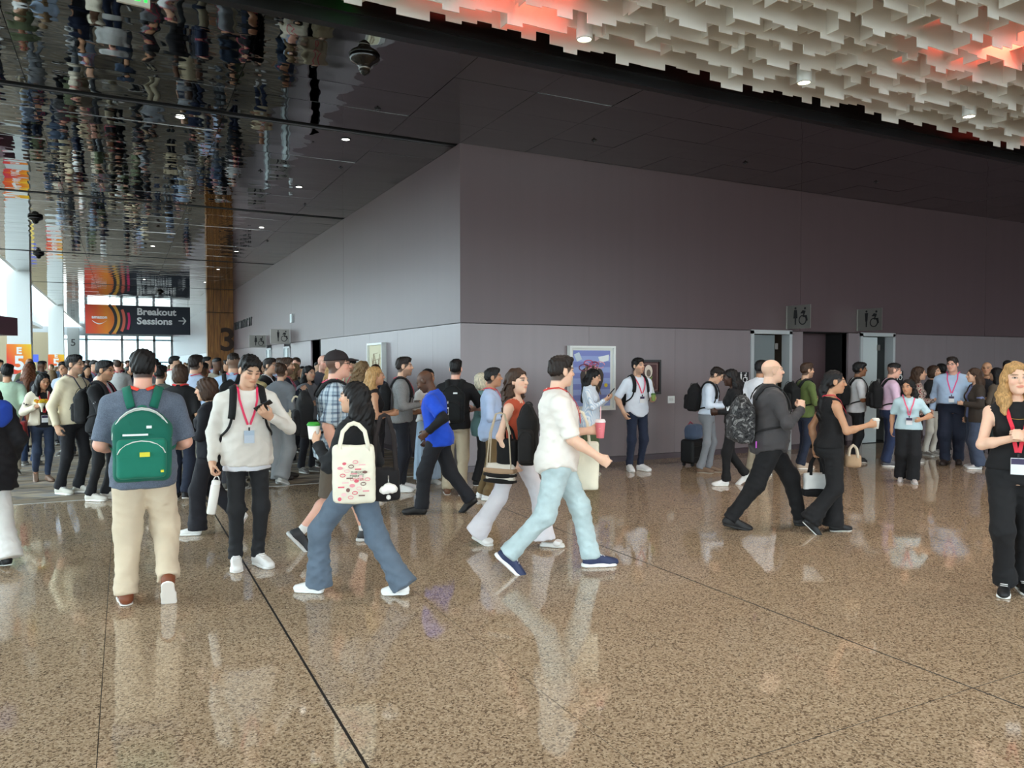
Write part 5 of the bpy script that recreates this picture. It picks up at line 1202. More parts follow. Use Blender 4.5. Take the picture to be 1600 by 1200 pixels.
pk.matrix_world = lm(P6, P6['Rt']@rotz(1.75), P6['tp'](.20, .20, .17))
sb = tote(lm(P6, rotz(1.45), P6['tp'](.235, -.06, .36)), .30, .18, .06, (224,216,204), 'small check patterned handbag with black and white bands beside the white trousers', .46, (196,180,156), [(0.02,.17,(28,26,26)), (.34,.48,(28,26,26)), (.52,.74,(176,146,118))], name='handbag', hw=.012, hx=.42)
ds = tote(lm(P6, rotz(1.5), P6['tp'](.20, .0, .24)), .20, .26, .10, (22,21,22), 'black drawstring pouch under the arm of the curly haired woman', .12, name='drawstring_bag')
P7 = person(1201, 824, 108, 1.83, 'm', 1.12, 'fair', ('bald','sandy'), dict(c=(70,68,70), collar=1, ease=.032, hem=-.14, shirttail=1, fold=.005), dict(c=(28,28,30), w=(.104,.080,.058), fold=.004), dict(c=(34,33,34), kind='sneaker', sole=(28,28,28), lace=(20,20,20)),
    ((-.10,.42,0,6,0),(.10,-.36,.0,8,12)), HANG, dict(t=(-.03,.26,-.12), pole=(.5,-.2,-1), palm=(-1,0,0), dir=(-.3,.1,.9), curl=1.), head=(-4,-3,0), belly=.35, label='bald man in charcoal shirt and black trousers striding with a camouflage backpack', q=0)
cb = backpack(P7, (40,40,42), 'grey camouflage backpack with white swoosh on the bald man', .34, .50, .19, .19, pat='camo')
swirl(cb, 'swoosh_mark', [(-.125,.115),(-.11,.085),(-.08,.088),(-.03,.125)], .020, -.126, M_PRW)
t = phone(lm(P7, rotz(-.4), P7['tp'](.11, -.165, -.06)) @ Matrix.Rotation(1.5, 4, 'Y'), 'phone in bright pink and purple case in the back pocket of the bald man', (196,86,196), (110,90,210))
P8 = person(1296, 832, 112, 1.63, 'f', 1.03, 'tan', ('pony','black',.46), dict(c=(26,26,28), sleeve=0, ease=.010, hem=-.05, neck=.012, name='bodice'), dict(c=(30,30,32), w=(.100,.080,.098), waist=.1, fold=.004), dict(c=(30,30,31), kind='flat', sole=(232,230,226)),
    ((-.08,.14,0,6,0),(.08,-.26,.015,6,44)), dict(t=(.10,-.06,-.50), curl=.9), dict(t=(.02,.33,-.20), pole=(.3,-.6,-1), palm=(-1,0,0), curl=.6, dir=(-.1,1,.15)), head=(12,4,0), lanyard=dict(c=(206,60,76), badge=0), label='woman in black sleeveless jumpsuit with long dark ponytail holding a small cup', q=0)
cup(hand_mw(P8, 1, (0,.01,-.05)), 'small clear plastic cup in the hand of the woman in the jumpsuit', (206,200,190), (226,224,218), r=.036, h=.085)
tote(lm(P8, rotz(1.5), P8['arms'][0]['wr']+P8['arms'][0]['d']*.09), .26, .24, .09, (226,226,224), 'white tote with black base and handles held by the woman in the jumpsuit', .17, BLK, [(0.,.28,BLK)], hw=.03)
t = tote(lm(P8, rotz(1.3), P8['tp'](.02, .22, -.02)), .16, .13, .06, (176,146,116), 'tan patterned crossbody pouch in front of the woman in the jumpsuit', .09, (206,190,168), name='handbag')
P9 = person(1582, 928, 8, 1.73, 'f', 1.02, 'fair', ('wavy','blonde',.36,.10), dict(c=(28,28,30), sleeve=0, ease=.012, hem=-.02, neck=.004, name='sleeveless_top'), dict(c=(30,30,32), w=(.098,.076,.072), waist=.07), dict(c=(30,30,32), kind='sneaker', sole=(236,236,232), lace=(230,230,230)),
    ((-.09,-.10,0,6,0),(.07,.05,0,10,0)), dict(t=(-.13,.28,-.17), pole=(.9,-.3,-.8), palm=(-1,0,.1), curl=.65), dict(t=(-.13,.28,-.17), pole=(.9,-.3,-.8), palm=(-1,0,.1), curl=.65), head=(-6,0,3), lanyard=dict(z=.07, c=(220,42,66), w=.026, size=1.15), label='blonde woman in black sleeveless top and black trousers holding a white cup', q=0)
cup(lm(P9, None, P9['arms'][1]['wr']+np.array([-.085,.035,-.02])), 'white paper cup between the hands of the blonde woman', (236,236,234), (228,228,226), r=.036, h=.085)
mesh_obj('necklace', to_mesh('necklace', [tube([P9['snap'](P9['tp'](.075*math.sin(a), .12, .405-.045*math.cos(a)), .003)[0] for a in np.linspace(-1.5, 1.5, 13)], .0022, 4)]), mk('gold', (206,166,84), .3, .9), P9['root'])
P10 = person(-20, 885, -158, 1.66, 'f', 1.0, 'tan', ('long','black',.28), dict(c=(30,30,34), ease=.04, hem=-.30, flare=.06, fold=.006, fit=1.35, name='cardigan'), dict(c=(224,224,222), w=(.104,.100,.110)), dict(c=BLK, kind='flat'),
    ((-.09,.14,0,6,0),(.09,-.14,0,6,10)), dict(t=(.03,.16,-.44)), dict(t=(.10,.10,-.46)), label='woman in loose black cardigan with blue collar at the picture edge', q=0)
mesh_obj('blue_collar', to_mesh('blue_collar', [patch([([cone(P10['tp'](-.10,-.07,.43), P10['tp'](.12,-.08,.42), .065, .055, .03), ell(P10['tp'](.04,-.095,.36), (.14,.05,.12), None, .04)], .03)], .011, None, (), folds(.004, 4))]), cloth((40,74,176)), P10['root'])
# --- middle distance, around the corner of the wall
M1 = person(684, 802, -100, 1.66, 'm', 1.06, 'dark', ('bald','black'), dict(c=(30,30,32), ease=.020, hem=-.05, name='undershirt'), dict(c=(34,35,40), w=(.104,.086,.074)), dict(c=(34,32,32), kind='dress', sole=(28,28,28)), ((-.09,.26,0,6,0),(.09,-.40,.02,6,40)), dict(t=(.10,.02,-.36), pole=(.4,-1,-.2), palm=(-1,0,0), curl=.4), dict(t=(.05,.10,-.48)), head=(8,24,0), lean=7, beard=.3, over=dict(c=(34,80,206), sleeve=.5, ease=.034, hem=-.14, name='blue_vest'), label='bald man in bright blue staff shirt over black sleeves walking to the hallway', q=0)
for k, (x0, z0, pts_) in enumerate(((.02,.33,[(-.05,0),(-.02,.02),(.02,.02),(.05,0)]), (0.,.24,[(-.05,.03),(.03,.03),(-.01,-.01),(.03,-.03),(-.04,-.05)]), (.02,.12,[(-.06,0),(-.03,.012),(0,0),(.03,.012),(.06,0)]))):
    pp = [M1['snap'](M1['tp'](x0+a, -.22, z0+b), .012) for a, b in pts_]
    mesh_obj('white_print', flat(to_mesh('white_print', [ribbon([p[0] for p in pp], [p[1] for p in pp], .018, .002)])), M_PRW, M1['root'])
M2 = person(629, 767, 88, 1.78, 'm', 1.0, 'light', ('short','dark'), dict(c=(138,138,138), pat='heather', ease=.026, hem=-.06, collar=1, name='pullover'), dict(c=(36,38,46), w=(.092,.068,.052)), dict(c=(228,228,226)), ((-.09,.05,0,10,0),(.10,.0,0,8,0)), BENT, BENT, head=(4,0,0), beard=.5, lanyard=dict(c=(214,60,80), z=.24), label='man in grey zip pullover with folded arms and black backpack by the wall')
backpack(M2, BLK, 'black backpack on the man in the grey pullover', .28, .42, .14, .24)
M3 = person(585, 781, 95, 1.66, 'f', 1.0, 'tan', ('long','blonde',.36), dict(c=(28,28,30), sleeve=0, hem=-.10, ease=.012), dict(c=(30,30,34), w=(.094,.070,.060)), dict(c=(226,226,224)), ((-.08,.04,0,10,0),(.09,-.02,0,8,0)), BENT, BENT, label='woman with streaked blonde hair in black sleeveless top facing the wall')
M4 = person(566, 752, 110, 1.74, 'f', 1.0, 'light', ('curly','sandy',.20), dict(c=(60,60,66), ease=.02), dict(c=(40,42,50)), dict(c=(60,60,60)), label='person with frizzy light brown hair behind the blonde woman')
M5 = person(712, 772, 172, 1.75, 'm', 1.06, 'pink', ('short','black'), dict(c=(28,28,30), sleeve=.60, ease=.024, collar=1, hem=-.10, name='polo_shirt'), dict(c=(184,172,148), w=(.100,.076,.066), fold=.005), dict(c=(110,76,56), kind='dress', sole=(220,216,208)), ((-.13,.03,0,12,0),(.12,-.03,0,12,0)), dict(t=(.02,.22,-.28), pole=(.8,-.5,-.6)), dict(t=(.02,.22,-.28), pole=(.8,-.5,-.6)), head=(6,0,0), label='man in black polo and khaki trousers seen from behind with black backpack')
b5 = backpack(M5, (22,24,25), 'black backpack with white mark on the man in khaki trousers near the corner', .30, .48, .16, .22)
box('logo_mark', (.02,-.108,.135), (.07,-.086,.155), M_WHITE, b5)
M6 = person(668, 757, 40, 1.62, 'f', .95, 'olive', ('long','black',.30), dict(c=(226,226,224), sleeve=.6, hem=.0), dict(kind='skirt', c=(170,190,210), hem=.10, fl=.22), dict(c=(220,216,210), kind='flat'), None, BENT, BENT, label='dark haired woman in white top and pale blue skirt behind the man in blue')
M7 = person(768, 780, 85, 1.64, 'm', 1.02, 'olive', ('short','black'), dict(c=(178,196,226), ease=.032, collar=1, hem=-.17, shirttail=1, fold=.005), dict(c=(110,90,60), w=(.090,.066,.052)), dict(c=(236,236,236), kind='runner'), ((-.10,-.08,0,10,0),(.10,.02,0,6,0)), BENT, BENT, head=(-4,-3,0), lanyard=dict(c=(216,70,90)), label='man in untucked pale blue shirt, olive trousers and white sneakers')
M8 = person(752, 757, 92, 1.56, 'f', 1.0, 'fair', ('bob','ash'), dict(c=(110,150,150), ease=.024, hem=-.2), dict(c=(30,30,32)), dict(c=BLK, kind='flat'), None, BENT, BENT, label='woman with grey blonde hair in teal top at the wall corner')
# --- along the purple wall
M9 = person(922, 744, 78, 1.62, 'f', .96, 'light', ('long','black',.40), dict(c=(190,208,228), pat='stripe', ease=.034, collar=1, hem=-.20, flare=.03, fold=.006), dict(kind='skirt', c=(82,94,66), hem=.10, fl=.20), dict(c=(190,180,160), kind='flat'), ((-.08,.02,0,8,0),(.08,-.02,0,8,0)), dict(t=(-.05,.27,-.12), pole=(.6,-.6,-.9), dir=(-.3,.8,.4), curl=.6, palm=(-.5,0,1)), dict(t=(-.05,.27,-.12), pole=(.6,-.6,-.9), dir=(-.3,.8,.4), curl=.6, palm=(-.5,0,1)), head=(0,18,0), eyes=2, label='woman in striped blue shirt and long green skirt reading her phone by the framed print')
phone(hand_mw(M9, 1, (-.03,.03,.05)) @ Matrix.Rotation(-.7, 4, 'X'), 'phone held by the woman in the green skirt')
cup(hand_mw(P5, 0, (0,.01,-.07)), 'pink iced drink with striped straw in the far hand of the man in white tee', (224,120,130), (236,226,226), (232,190,196), r=.043, h=.14)
M10 = person(995, 736, 30, 1.78, 'm', 1.02, 'light', ('thick','black'), dict(c=(222,230,242), sleeve=.58, ease=.026, collar=1, hem=-.09, shirttail=1, name='polo_shirt'), dict(c=(36,44,64), w=(.094,.070,.050)), dict(c=(236,236,236)), ((-.12,.02,0,16,0),(.12,-.02,0,16,0)), dict(t=(-.02,.24,-.24), pole=(.5,-.5,-1), palm=(-1,0,.1), curl=.7), dict(t=(.07,.04,-.46), pole=(.6,-.8,0)), head=(-14,-2,0), beard=.35, lanyard=dict(c=(216,70,100)), label='man in white polo and navy trousers leaning by the small framed picture')
backpack(M10, BLK, 'black backpack on the man in white polo by the small picture', .28, .42, .13, .24)
cup(hand_mw(M10, 0, (0,.01,-.05)), 'green iced drink with straw held by the man in the white polo', (120,140,70), (70,110,60), (206,216,206), r=.036, h=.10)
M11 = person(1106, 738, 82, 1.66, 'm', .96, 'light', ('short','dark'), dict(c=(212,224,240), ease=.028, collar=1, hem=.0, fold=.004), dict(c=(128,132,138), w=(.090,.068,.058)), dict(c=(120,98,80), kind='dress', sole=(190,184,174)), ((-.09,.06,0,6,0),(.09,-.04,0,6,0)), BENT, dict(t=(.0,.25,-.26), pole=(.5,-.6,-.8), curl=.7), head=(4,26,0), lean=5, label='man in pale shirt and grey trousers bowing his head over a phone')
backpack(M11, (22,22,24), 'large black backpack on the man in grey trousers', .32, .44, .19, .25)
M12 = person(1144, 758, -78, 1.62, 'f', 1.0, 'deep', ('long','black',.36), dict(c=(26,26,28), ease=.016, hem=-.04), dict(c=(28,28,30), w=(.096,.072,.066)), dict(c=(228,228,226)), ((-.08,.18,0,6,0),(.08,-.22,.02,6,35)), dict(t=(-.02,.26,-.26), pole=(.4,-.6,-.9), curl=.6), dict(t=(.02,.20,-.30)), head=(0,8,0), label='woman in all black with long black hair and white shoes walking past the queue')
M13 = person(1186, 742, 150, 1.74, 'm', 1.0, 'olive', ('short','black'), dict(c=(226,228,234), ease=.03, hem=-.05, collar=1), dict(c=(166,156,136), w=(.1,.09,.08)), dict(c=(180,170,150)), label='person in white shirt mostly hidden behind the bald man')
M14 = person(1257, 732, 120, 1.70, 'm', 1.02, 'light', ('short','brown'), dict(c=(96,112,64), sleeve=1., ease=.022, hem=-.10), dict(c=(40,48,66), pat='denim', w=(.094,.074,.062), name='jeans'), dict(c=(190,170,150), sole=(226,222,214)), ((-.10,.04,0,8,0),(.10,-.04,0,8,0)), BENT, BENT, beard=.4, label='bearded man in green long sleeved shirt and dark jeans in the queue')
backpack(M14, (26,28,29), 'dark grey backpack on the man in the green shirt', .31, .44, .17, .26)
M15 = person(1339, 722, 105, 1.71, 'm', 1.02, 'brown', ('thick','black'), dict(c=(214,216,220), sleeve=.6, collar=1, ease=.024, hem=-.08, name='polo_shirt'), dict(c=(30,30,34), w=(.092,.074,.064)), dict(c=(40,40,42), sole=(206,202,196)), None, BENT, BENT, label='man in white polo and black trousers queueing outside the pale door')
backpack(M15, (24,24,26), 'black backpack on the man in white polo outside the pale door', .30, .42, .17, .25)
M16 = person(1390, 728, 108, 1.70, 'm', 1.06, 'pink', ('fade','black'), dict(c=(222,190,214), ease=.028, collar=1, hem=.0), dict(c=(42,54,84), pat='denim', w=(.098,.076,.064), name='jeans'), dict(c=(90,90,94)), None, BENT, BENT, head=(6,10,0), label='man in pink shirt and blue jeans with black backpack')
backpack(M16, (24,24,26), 'black backpack on the man in the pink shirt', .30, .46, .16, .25)
M17 = person(1418, 754, 4, 1.46, 'f', 1.06, 'tan', ('wavy','black',.32), dict(c=(190,218,226), sleeve=.5, ease=.022, hem=-.06, flare=.03), dict(c=(30,31,34), w=(.108,.098,.096), waist=.04), dict(c=(196,192,190), kind='flat'), ((-.10,.10,0,8,0),(.11,-.10,0,8,10)), dict(t=(.0,.22,-.28), pole=(.9,-.4,-.6), curl=.6), dict(t=(.09,.0,-.49)), head=(28,4,0), lanyard=dict(c=(228,96,130), z=.14), label='short woman in pale blue top and wide black trousers walking forward')
M18 = person(1487, 726, -4, 1.82, 'm', 1.20, 'pink', ('short','dark'), dict(c=(176,202,232), ease=.036, collar=1, hem=.03, fold=.005), dict(c=(36,42,58), w=(.104,.086,.076)), dict(c=(50,42,40), kind='dress', sole=(40,36,34)), ((-.10,-.08,0,8,0),(.11,.12,0,8,0)), dict(t=(.09,.02,-.50)), dict(t=(.09,.04,-.50)), head=(16,6,0), belly=.6, glasses=(40,32,30), lanyard=dict(c=(228,84,140), z=.16), label='heavy set man in light blue shirt and navy trousers walking forward')
M19 = person(1522, 732, -70, 1.62, 'f', 1.02, 'light', ('long','brown',.30), dict(c=(110,120,160), ease=.016, hem=-.08), dict(c=(66,76,96), pat='denim', w=(.104,.094,.10), name='jeans'), dict(c=(180,180,180)), None, BENT, dict(t=(.05,.06,-.49)), head=(0,4,0), over=dict(c=(58,50,44), open=.07, hem=-.16, ease=.04, fit=1.15), label='woman in dark brown jacket and wide jeans facing along the queue')
for a in (dict(px=1432, py=722, face=100, H=1.64, sex='f', skin='light', hair=('long','brown',.26), top=dict(c=(120,100,92), pat='floral'), bottom=dict(c=(46,34,34)), label='woman in floral blouse with dark brown hair behind the short woman'),
          dict(px=1456, py=712, face=60, H=1.66, sex='f', skin='light', hair=('bob','brown'), top=dict(c=(36,36,38)), bottom=dict(c=(214,208,196)), label='brown haired woman in black top against the wall, behind the pale door queue'),
          dict(px=1470, py=708, face=-150, H=1.68, sex='m', skin='brown', hair=('short','black'), top=dict(c=(34,34,38)), bottom=dict(c=(40,40,44)), label='dark clothed person close behind the heavy set man'),
          dict(px=1540, py=716, face=-10, H=1.72, sex='m', skin='tan', hair=('bald','black'), top=dict(c=(42,42,48)), bottom=dict(c=(36,38,44)), label='balding man in dark jacket behind the woman in brown'),
          dict(px=1556, py=722, face=-120, H=1.62, sex='f', skin='light', hair=('long','black',.3), top=dict(c=(90,80,70)), bottom=dict(c=(40,50,52)), label='dark haired person in brown top beside the blonde woman'),
          dict(px=1572, py=712, face=0, H=1.74, sex='m', skin='tan', hair=('short','black'), top=dict(c=(50,52,60)), bottom=dict(c=(40,42,50)), label='short haired man at the wall above the blonde woman')):
    person(shoes=dict(c=(150,146,140)), armL=BENT, armR=BENT, q=1, **a)
# --- hallway side
L1 = person(14, 742, 172, 1.68, 'm', 1.02, 'tan', ('thick','black'), dict(c=(188,214,190), sleeve=.58, ease=.026, hem=-.10), dict(c=(176,166,146), w=(.1,.08,.07)), dict(c=(30,30,32), sole=(214,212,206)), ((-.10,.05,0,8,0),(.12,-.14,0,8,25)), HANG, dict(t=(.08,.05,-.50)), label='man in mint green tee seen from behind at the hallway mouth')
L2 = person(68, 752, 12, 1.56, 'f', 1.0, 'olive', ('long','black',.28,.05), dict(c=(30,28,32), ease=.012, hem=-.10), dict(c=(44,54,74), pat='denim', w=(.092,.064,.050), crop=.05, name='jeans'), dict(c=(120,96,80), kind='flat', sole=(90,70,58)), ((-.08,.06,0,8,0),(.09,-.14,.0,8,30)), dict(t=(-.06,.24,-.26), pole=(.7,-.5,-.8), curl=.7), dict(t=(-.02,.26,-.16), pole=(.7,-.5,-.8), curl=.8), head=(-12,16,0), eyes=2, over=dict(c=(226,216,196), open=.055, hem=-.06, ease=.028, name='jacket'), lanyard=dict(c=(210,60,70), z=.10), label='woman in cream jacket and cropped jeans holding yellow flowers')
fl = thing('flower_bunch', 'small bunch of yellow flowers held by the woman in cream jacket', 'flowers', lm(L2, None, L2['arms'][1]['wr']+np.array([-.06,.07,.06])))
for k in range(14):
    a = k*2.4; r = .018*math.sqrt(k)+.008; p = (r*math.cos(a), r*math.sin(a)*.6, .015*math.cos(k)+.02)
    mesh_obj('blossom', to_mesh('blossom', [patch([([ell((p[0]+.014*math.cos(j*1.26), p[1]-.004, p[2]+.014*math.sin(j*1.26)), (.013,.007,.013), None, .006) for j in range(5)], .01)], .007)]), cloth((226,190,48) if k % 4 else (236,150,40), 'smooth'), fl)
mesh_obj('wrapping', to_mesh('wrapping', [lathe([(.008,-.13),(.02,-.06),(.055,.0),(.05,.0),(.015,-.06)], 12)]), cloth((226,226,206), 'smooth'), fl)
tote(lm(L2, rotz(1.3), L2['tp'](.24,.0,.18)), .28, .30, .08, (142,42,44), 'dark red handbag on the arm of the woman with flowers', .16, name='handbag')
L3 = person(117, 771, 48, 1.82, 'm', 1.0, 'light', ('short','black'), dict(c=(232,220,190), ease=.036, hood=1, hem=-.08, fold=.0032, name='hoodie'), dict(c=(34,34,38), w=(.092,.068,.056)), dict(c=(196,192,180)), ((-.09,.06,0,8,0),(.10,-.08,0,8,0)), BENT, dict(t=(.08,.0,-.50)), head=(-10,0,0), glasses=(20,20,22), beard=.35, lanyard=dict(c=(70,70,80), z=.2), label='tall man in cream hoodie with dark framed glasses')
L4 = person(162, 781, 62, 1.74, 'm', .98, 'tan', ('short','black'), dict(c=(206,206,214), ease=.016, collar=1, hem=-.08), dict(c=(30,30,33), w=(.090,.066,.056)), dict(c=(206,202,192)), ((-.09,.06,0,8,0),(.09,-.06,0,8,0)), dict(t=(.0,.34,-.12), pole=(.5,-.5,-1), curl=.7), dict(t=(-.02,.34,-.12), pole=(.5,-.5,-1), curl=.7), head=(0,6,0), glasses=(20,20,22), beard=.4, over=dict(c=(28,28,31), open=.045, hem=-.10, ease=.03, name='cardigan'), lanyard=dict(c=(220,80,100), z=.14), label='man in black cardigan and round glasses raising his hands beside the hoodie')
backpack(L4, (38,38,40), 'dark grey backpack on the man in the black cardigan', .29, .44, .15, .22)
L5 = person(252, 750, 150, 1.66, 'm', 1.04, 'light', ('short','black'), dict(c=(104,108,98), ease=.03), dict(c=(40,40,44)), dict(c=(60,60,60)), None, BENT, BENT, label='person in olive grey jacket just beyond the green backpack')
L6 = person(284, 780, 165, 1.69, 'f', 1.02, 'tan', ('bob','brown'), dict(c=(28,28,30), sleeve=.6, ease=.022, hem=-.08), dict(c=(38,44,60), w=(.096,.072,.060)), dict(c=(34,34,36), sole=(232,230,226)), ((-.09,.10,0,8,0),(.10,-.10,0,8,15)), BENT, dict(t=(.07,.05,-.50)), lanyard=dict(c=(222,60,60), badge=0, w=.026), label='woman with brown bob in black tee and red lanyard seen from behind')
L7 = person(306, 760, 140, 1.82, 'm', 1.02, 'light', ('short','dark'), dict(c=(186,202,226), ease=.03, collar=1, hem=-.02, fold=.005), dict(c=(182,172,150), w=(.094,.074,.062)), dict(c=(200,196,188)), ((-.10,.05,0,8,0),(.10,-.05,0,8,0)), BENT, HANG, lanyard=dict(c=(222,90,100), badge=0), label='tall man in pale blue dress shirt and khaki trousers facing down the hallway')
L8 = person(330, 834, -112, 1.56, 'f', 1.0, 'light', ('bob','brown'), dict(c=(30,31,38), ease=.03, hem=-.10, fold=.004, name='sweater'), dict(c=(36,36,42), w=(.1,.09,.09)), dict(c=(234,234,232)), ((-.08,.20,0,6,0),(.09,-.36,.06,6,58)), BENT, HANG, head=(0,8,0), label='woman with brown bob in navy sweater hidden behind the man with the phone', q=0)
L9 = person(366, 764, 170, 1.84, 'm', 1.04, 'light', ('fade','dark'), dict(c=(168,194,224), ease=.03, collar=1), dict(c=(60,60,66)), dict(c=(80,76,70)), None, BENT, BENT, lanyard=dict(c=(214,90,110), badge=0), label='man in sky blue shirt with one black strap behind the phone user')
backpack(L9, BLK, 'black sling pack on the man in the sky blue shirt', .26, .34, .12, .28)
L10 = person(446, 748, 82, 1.78, 'm', 1.04, 'light', ('short','brown'), dict(c=(222,222,226), ease=.012, collar=1), dict(c=(40,44,54)), dict(c=(50,42,38), kind='dress', sole=(40,36,34)), None, BENT, dict(t=(-.04,.26,-.10), pole=(.5,-.5,-1), curl=.8), beard=.75, over=dict(c=(38,46,64), open=.05, hem=-.18, ease=.03), lanyard=dict(c=(220,80,110)), label='bearded man in navy blazer eating a snack in the hallway')
L11 = person(421, 735, 60, 1.78, 'm', 1.0, 'light', ('short','dark'), dict(c=(34,34,38), ease=.03), dict(c=(50,50,56)), dict(c=(60,56,52)), None, BENT, BENT, lanyard=dict(c=(206,200,206)), label='man in black jacket standing beyond the navy blazer')
L12 = person(505, 728, 30, 1.84, 'm', 1.05, 'pink', ('bald','auburn'), dict(c=(80,80,90), ease=.026, collar=1), dict(c=(50,52,60)), dict(c=(60,56,52)), None, BENT, BENT, beard=.2, label='smiling balding man facing the camera in front of the dark doorway')
L13 = person(440, 756, 150, 1.70, 'f', 1.0, 'light', ('bun','brown'), dict(c=(120,124,130), ease=.03), dict(c=(150,152,154), w=(.11,.10,.10)), dict(c=(196,194,190)), ((-.09,.10,0,8,0),(.09,-.12,0,8,25)), BENT, HANG, label='woman in grey trousers with a cream bag beyond the man with the phone')
tote(lm(L13, rotz(.3), L13['tp'](.26,-.05,.30)), .30, .30, .12, (224,214,188), 'cream slouchy handbag hanging beside the cream sweatshirt', .22, name='handbag')
for a in (dict(px=483, py=738, face=40, H=1.66, sex='f', skin='light', hair=('wavy','black',.3), top=dict(c=(120,124,132)), bottom=dict(c=(50,50,56)), label='woman with wavy black hair and grey jacket left of the plaid shirt'),
          dict(px=460, py=724, face=120, H=1.70, sex='f', skin='light', hair=('curly','sandy',.22), top=dict(c=(60,60,66)), bottom=dict(c=(40,40,46)), label='curly fair haired person next to the navy blazer'),
          dict(px=520, py=748, face=100, H=1.68, sex='f', skin='light', hair=('long','blonde',.3), top=dict(c=(206,206,212), pat='stripe'), bottom=dict(c=(50,50,56)), label='blonde person in striped top behind the plaid shirt'),
          dict(px=48, py=726, face=160, H=1.70, sex='f', skin='fair', hair=('long','auburn',.35), top=dict(c=(60,56,60)), bottom=dict(c=(40,54,80)), label='woman with long auburn hair beyond the mint green tee'),
          dict(px=50, py=712, face=6, H=1.72, sex='m', skin='brown', hair=('short','black'), top=dict(c=(40,38,46)), bottom=dict(c=(40,44,56)), lanyard=dict(c=(222,70,100)), label='dark haired man with pink lanyard looking down behind the flowers'),
          dict(px=104, py=712, face=-30, H=1.72, sex='m', skin='tan', hair=('short','black'), top=dict(c=(180,190,206)), bottom=dict(c=(46,50,62)), label='man in pale grey shirt just beyond the woman with flowers'),
          dict(px=392, py=750, face=165, H=1.74, sex='m', skin='olive', hair=('short','black'), top=dict(c=(224,206,150)), bottom=dict(c=(60,60,66)), label='person in pale yellow jacket beyond the sky blue shirt'),
          dict(px=318, py=738, face=150, H=1.70, sex='m', skin='brown', hair=('fade','black'), top=dict(c=(30,30,34)), bottom=dict(c=(40,40,46)), label='man in black top beyond the pale blue dress shirt')):
    person(shoes=dict(c=(120,116,112)), armL=BENT, armR=BENT, q=1, **a)
# ---------------------------------------------------------------- hallway crowd: eight figures, copied with their parts and dressed differently
def copy_tree(o, parent=None):
    c = o.copy(); COL.objects.link(c)
    if parent is not None: c.parent = parent
    for ch in list(o.children): copy_tree(ch, c)
    return c
CW = [('black',(30,30,33)),('white',(222,222,220)),('grey',(120,122,126)),('navy',(36,44,66)),('pale blue',(176,196,222)),('charcoal',(58,58,62)),('olive',(96,104,78)),('beige',(200,184,154)),('cream',(214,204,184)),('slate blue',(72,86,108))]
PW = [(34,36,42),(44,52,74),(176,164,140),(60,60,64),(100,104,110)]
protos = []
for k, (sx_, hr, sk_) in enumerate((('m',('short','black'),'light'), ('f',('long','black',.3),'tan'), ('m',('short','brown'),'pink'), ('f',('bob','brown'),'light'), ('m',('thick','dark'),'olive'), ('f',('wavy','sandy',.32),'fair'), ('m',('bald','black'),'brown'), ('m',('fade','black'),'dark'))):
    arm = (BENT, HANG) if k % 2 else (BENT, BENT)
    I = person(0, 0, 0, (1.78,1.64,1.80,1.66,1.74,1.62,1.76,1.78)[k], sx_, 1.0+.04*(k % 3), sk_, hr, dict(c=CW[k][1], sleeve=1. if k % 3 else .6, ease=.028), dict(c=PW[k % 5]), dict(c=(60,58,58) if k % 2 else (214,212,208)), ((-.09,.08,0,8,0),(.09,-.10,0,8,15)), arm[0], arm[1], q=2, xy=(0., 20.), lanyard=dict(c=PINK) if k % 2 == 0 else None, label='x', seed=k+50)
    protos.append((I['root'], sx_, hr))
rc_ = random.Random(17); spots = []
def free(x, y, d=.58): return all((x-a)**2+(y-b)**2 > d*d for a, b in spots)
NEAR = [(o.location.x, o.location.y) for o in bpy.data.objects if o.name.startswith('person') and o.parent is None]
spots += NEAR
def region(n, x0, x1, y0, y1, d=.58):
    out = []; tries = 0
    while len(out) < n and tries < 4000:
        tries += 1; x = rc_.uniform(x0, x1); y = rc_.uniform(y0, y1)
        if free(x, y, d): spots.append((x, y)); out.append((x, y))
    return out
pts = region(26, 1.5, 4.1, 12.6, 20.) + region(16, -2.6, 1.6, 16.5, 22.) + region(46, -2.9, 4.1, 22., 34.) + region(40, -2.9, 4.0, 34., 56., .7) + region(12, -7., -3.9, 22., 40.)
HC_ = {'black':'black','dark':'dark','brown':'brown','sandy':'fair'}
first = [True]*len(protos)
WHERE = lambda x, y: ('by the hallway corner' if y < 17 else 'in mid hallway' if y < 26 else 'deep in the crowd' if y < 40 else 'near the far glazing') if x > -3.3 else 'beyond the white columns'
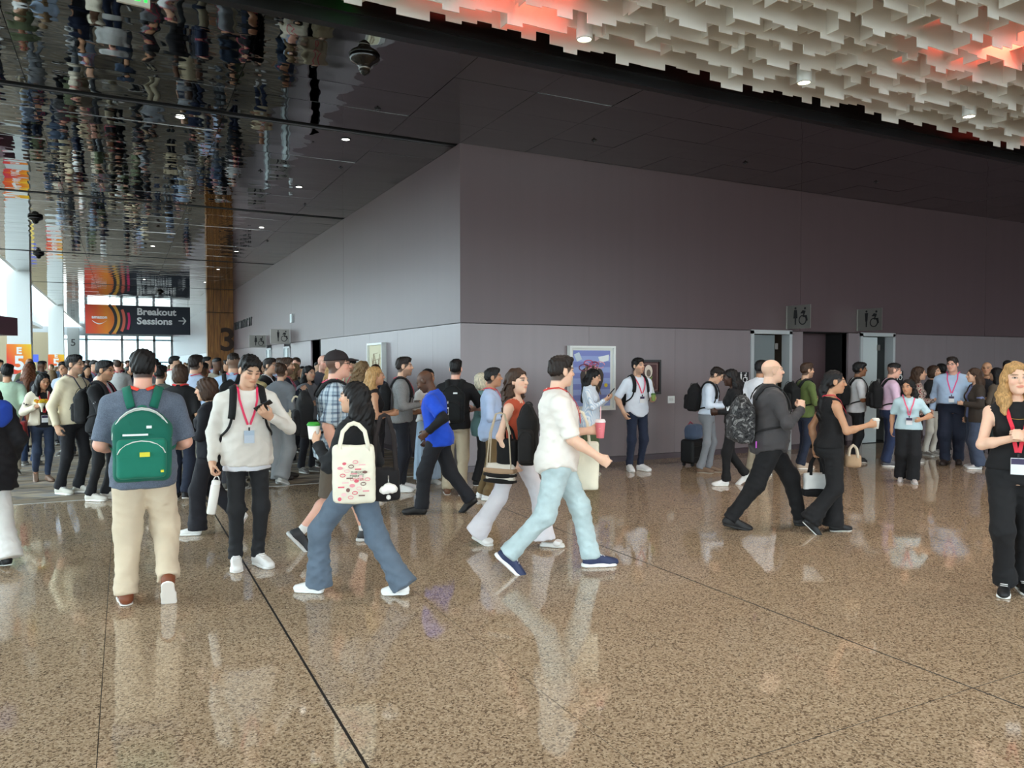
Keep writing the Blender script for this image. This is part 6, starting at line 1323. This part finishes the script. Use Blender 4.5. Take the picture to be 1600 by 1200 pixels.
for i, (x, y) in enumerate(pts):
    k = (i*5+3) % len(protos); root, sx_, hr = protos[k]
    o = root if first[k] else copy_tree(root); first[k] = False
    cn, cc = CW[(i*7+i//10) % len(CW)]; pc_ = PW[(i*3) % 5]
    o.location = (x, y, 0); o.rotation_euler = (0, 0, rc_.uniform(0, 6.28)); s_ = rc_.uniform(.95, 1.04); o.scale = (s_, s_, s_)
    for ch in o.children:
        b = ch.name.split('.')[0]; m = cloth(cc) if b == 'shirt' else cloth(pc_) if b == 'trousers' else None
        if m is not None: ch.material_slots[0].link = 'OBJECT'; ch.material_slots[0].material = m
    hd_ = {'bald':'bald head','bob':'short bob','long':'long dark hair','wavy':'fair wavy hair','short':'short %s hair' % hr[1],'thick':'thick dark hair','fade':'cropped black hair'}[hr[0]]
    o['label'] = 'person in %s top with %s standing %s' % (cn, hd_, WHERE(x, y)); o['category'] = 'person'; o['group'] = 'hallway crowd'
seen = {}
for o in [o for o in bpy.data.objects if o.get('group') == 'hallway crowd']: seen.setdefault(o['label'], []).append(o)
for lb, L in seen.items():
    L.sort(key=lambda o: o.location.y)
    for i, o in enumerate(L):
        if len(L) > 1: o['label'] = lb.replace('person in', ('nearer', 'farther', 'farthest')[i]+' person in')
for k, f_ in enumerate(first):
    if f_:
        for ch in list(protos[k][0].children_recursive): bpy.data.objects.remove(ch)
        bpy.data.objects.remove(protos[k][0])
# ---------------------------------------------------------------- luggage by the wall
sc_ = thing('suitcase', 'black upright suitcase with blue backpack on top against the purple wall', 'suitcase', Matrix.Translation((*floor_at(1083, 727)[:2], 0)) @ Matrix.Rotation(.3, 4, 'Z'))
mesh_obj('shell', to_mesh('shell', [patch([([rbox((0,0,.245), (.21,.13,.20), .05)], .02)], .014)]), cloth((20,20,22), 'smooth'), sc_)
for x in (-.15, .15):
    for y in (-.08, .08): mesh_obj('wheel', to_mesh('wheel', [lathe([(0,-.015),(.026,-.015),(.028,0),(.026,.015),(0,.015)], 12, (x, y, .028), roty(math.pi/2))]), cloth((30,30,32), 'smooth'), sc_)
mesh_obj('pull_handle', to_mesh('pull_handle', [tube([(-.08,.11,.43),(-.08,.11,.50),(.08,.11,.50),(.08,.11,.43)], .008, 6)]), M_STEEL, sc_)
for z in (.15, .33): box('zip_line', (-.19, -.134, z), (.19, -.129, z+.006), M_FASC, sc_)
bg = thing('travel_bag', 'slate blue backpack resting on the black suitcase', 'bag', sc_.matrix_world @ Matrix.Translation((0, -.01, .435)))
mesh_obj('bag_body', to_mesh('bag_body', [patch([([rbox((0,0,.13), (.17,.11,.13), .08), ell((0,-.08,.10), (.12,.05,.08))], .03)], .014, None, (), folds(.005, 8))]), cloth((84,98,122)), bg); mesh_obj('strap', to_mesh('strap', [tube([(-.08,.06,.24),(0,.07,.29),(.08,.06,.24)], .012, 6)]), cloth((150,60,80)), bg)
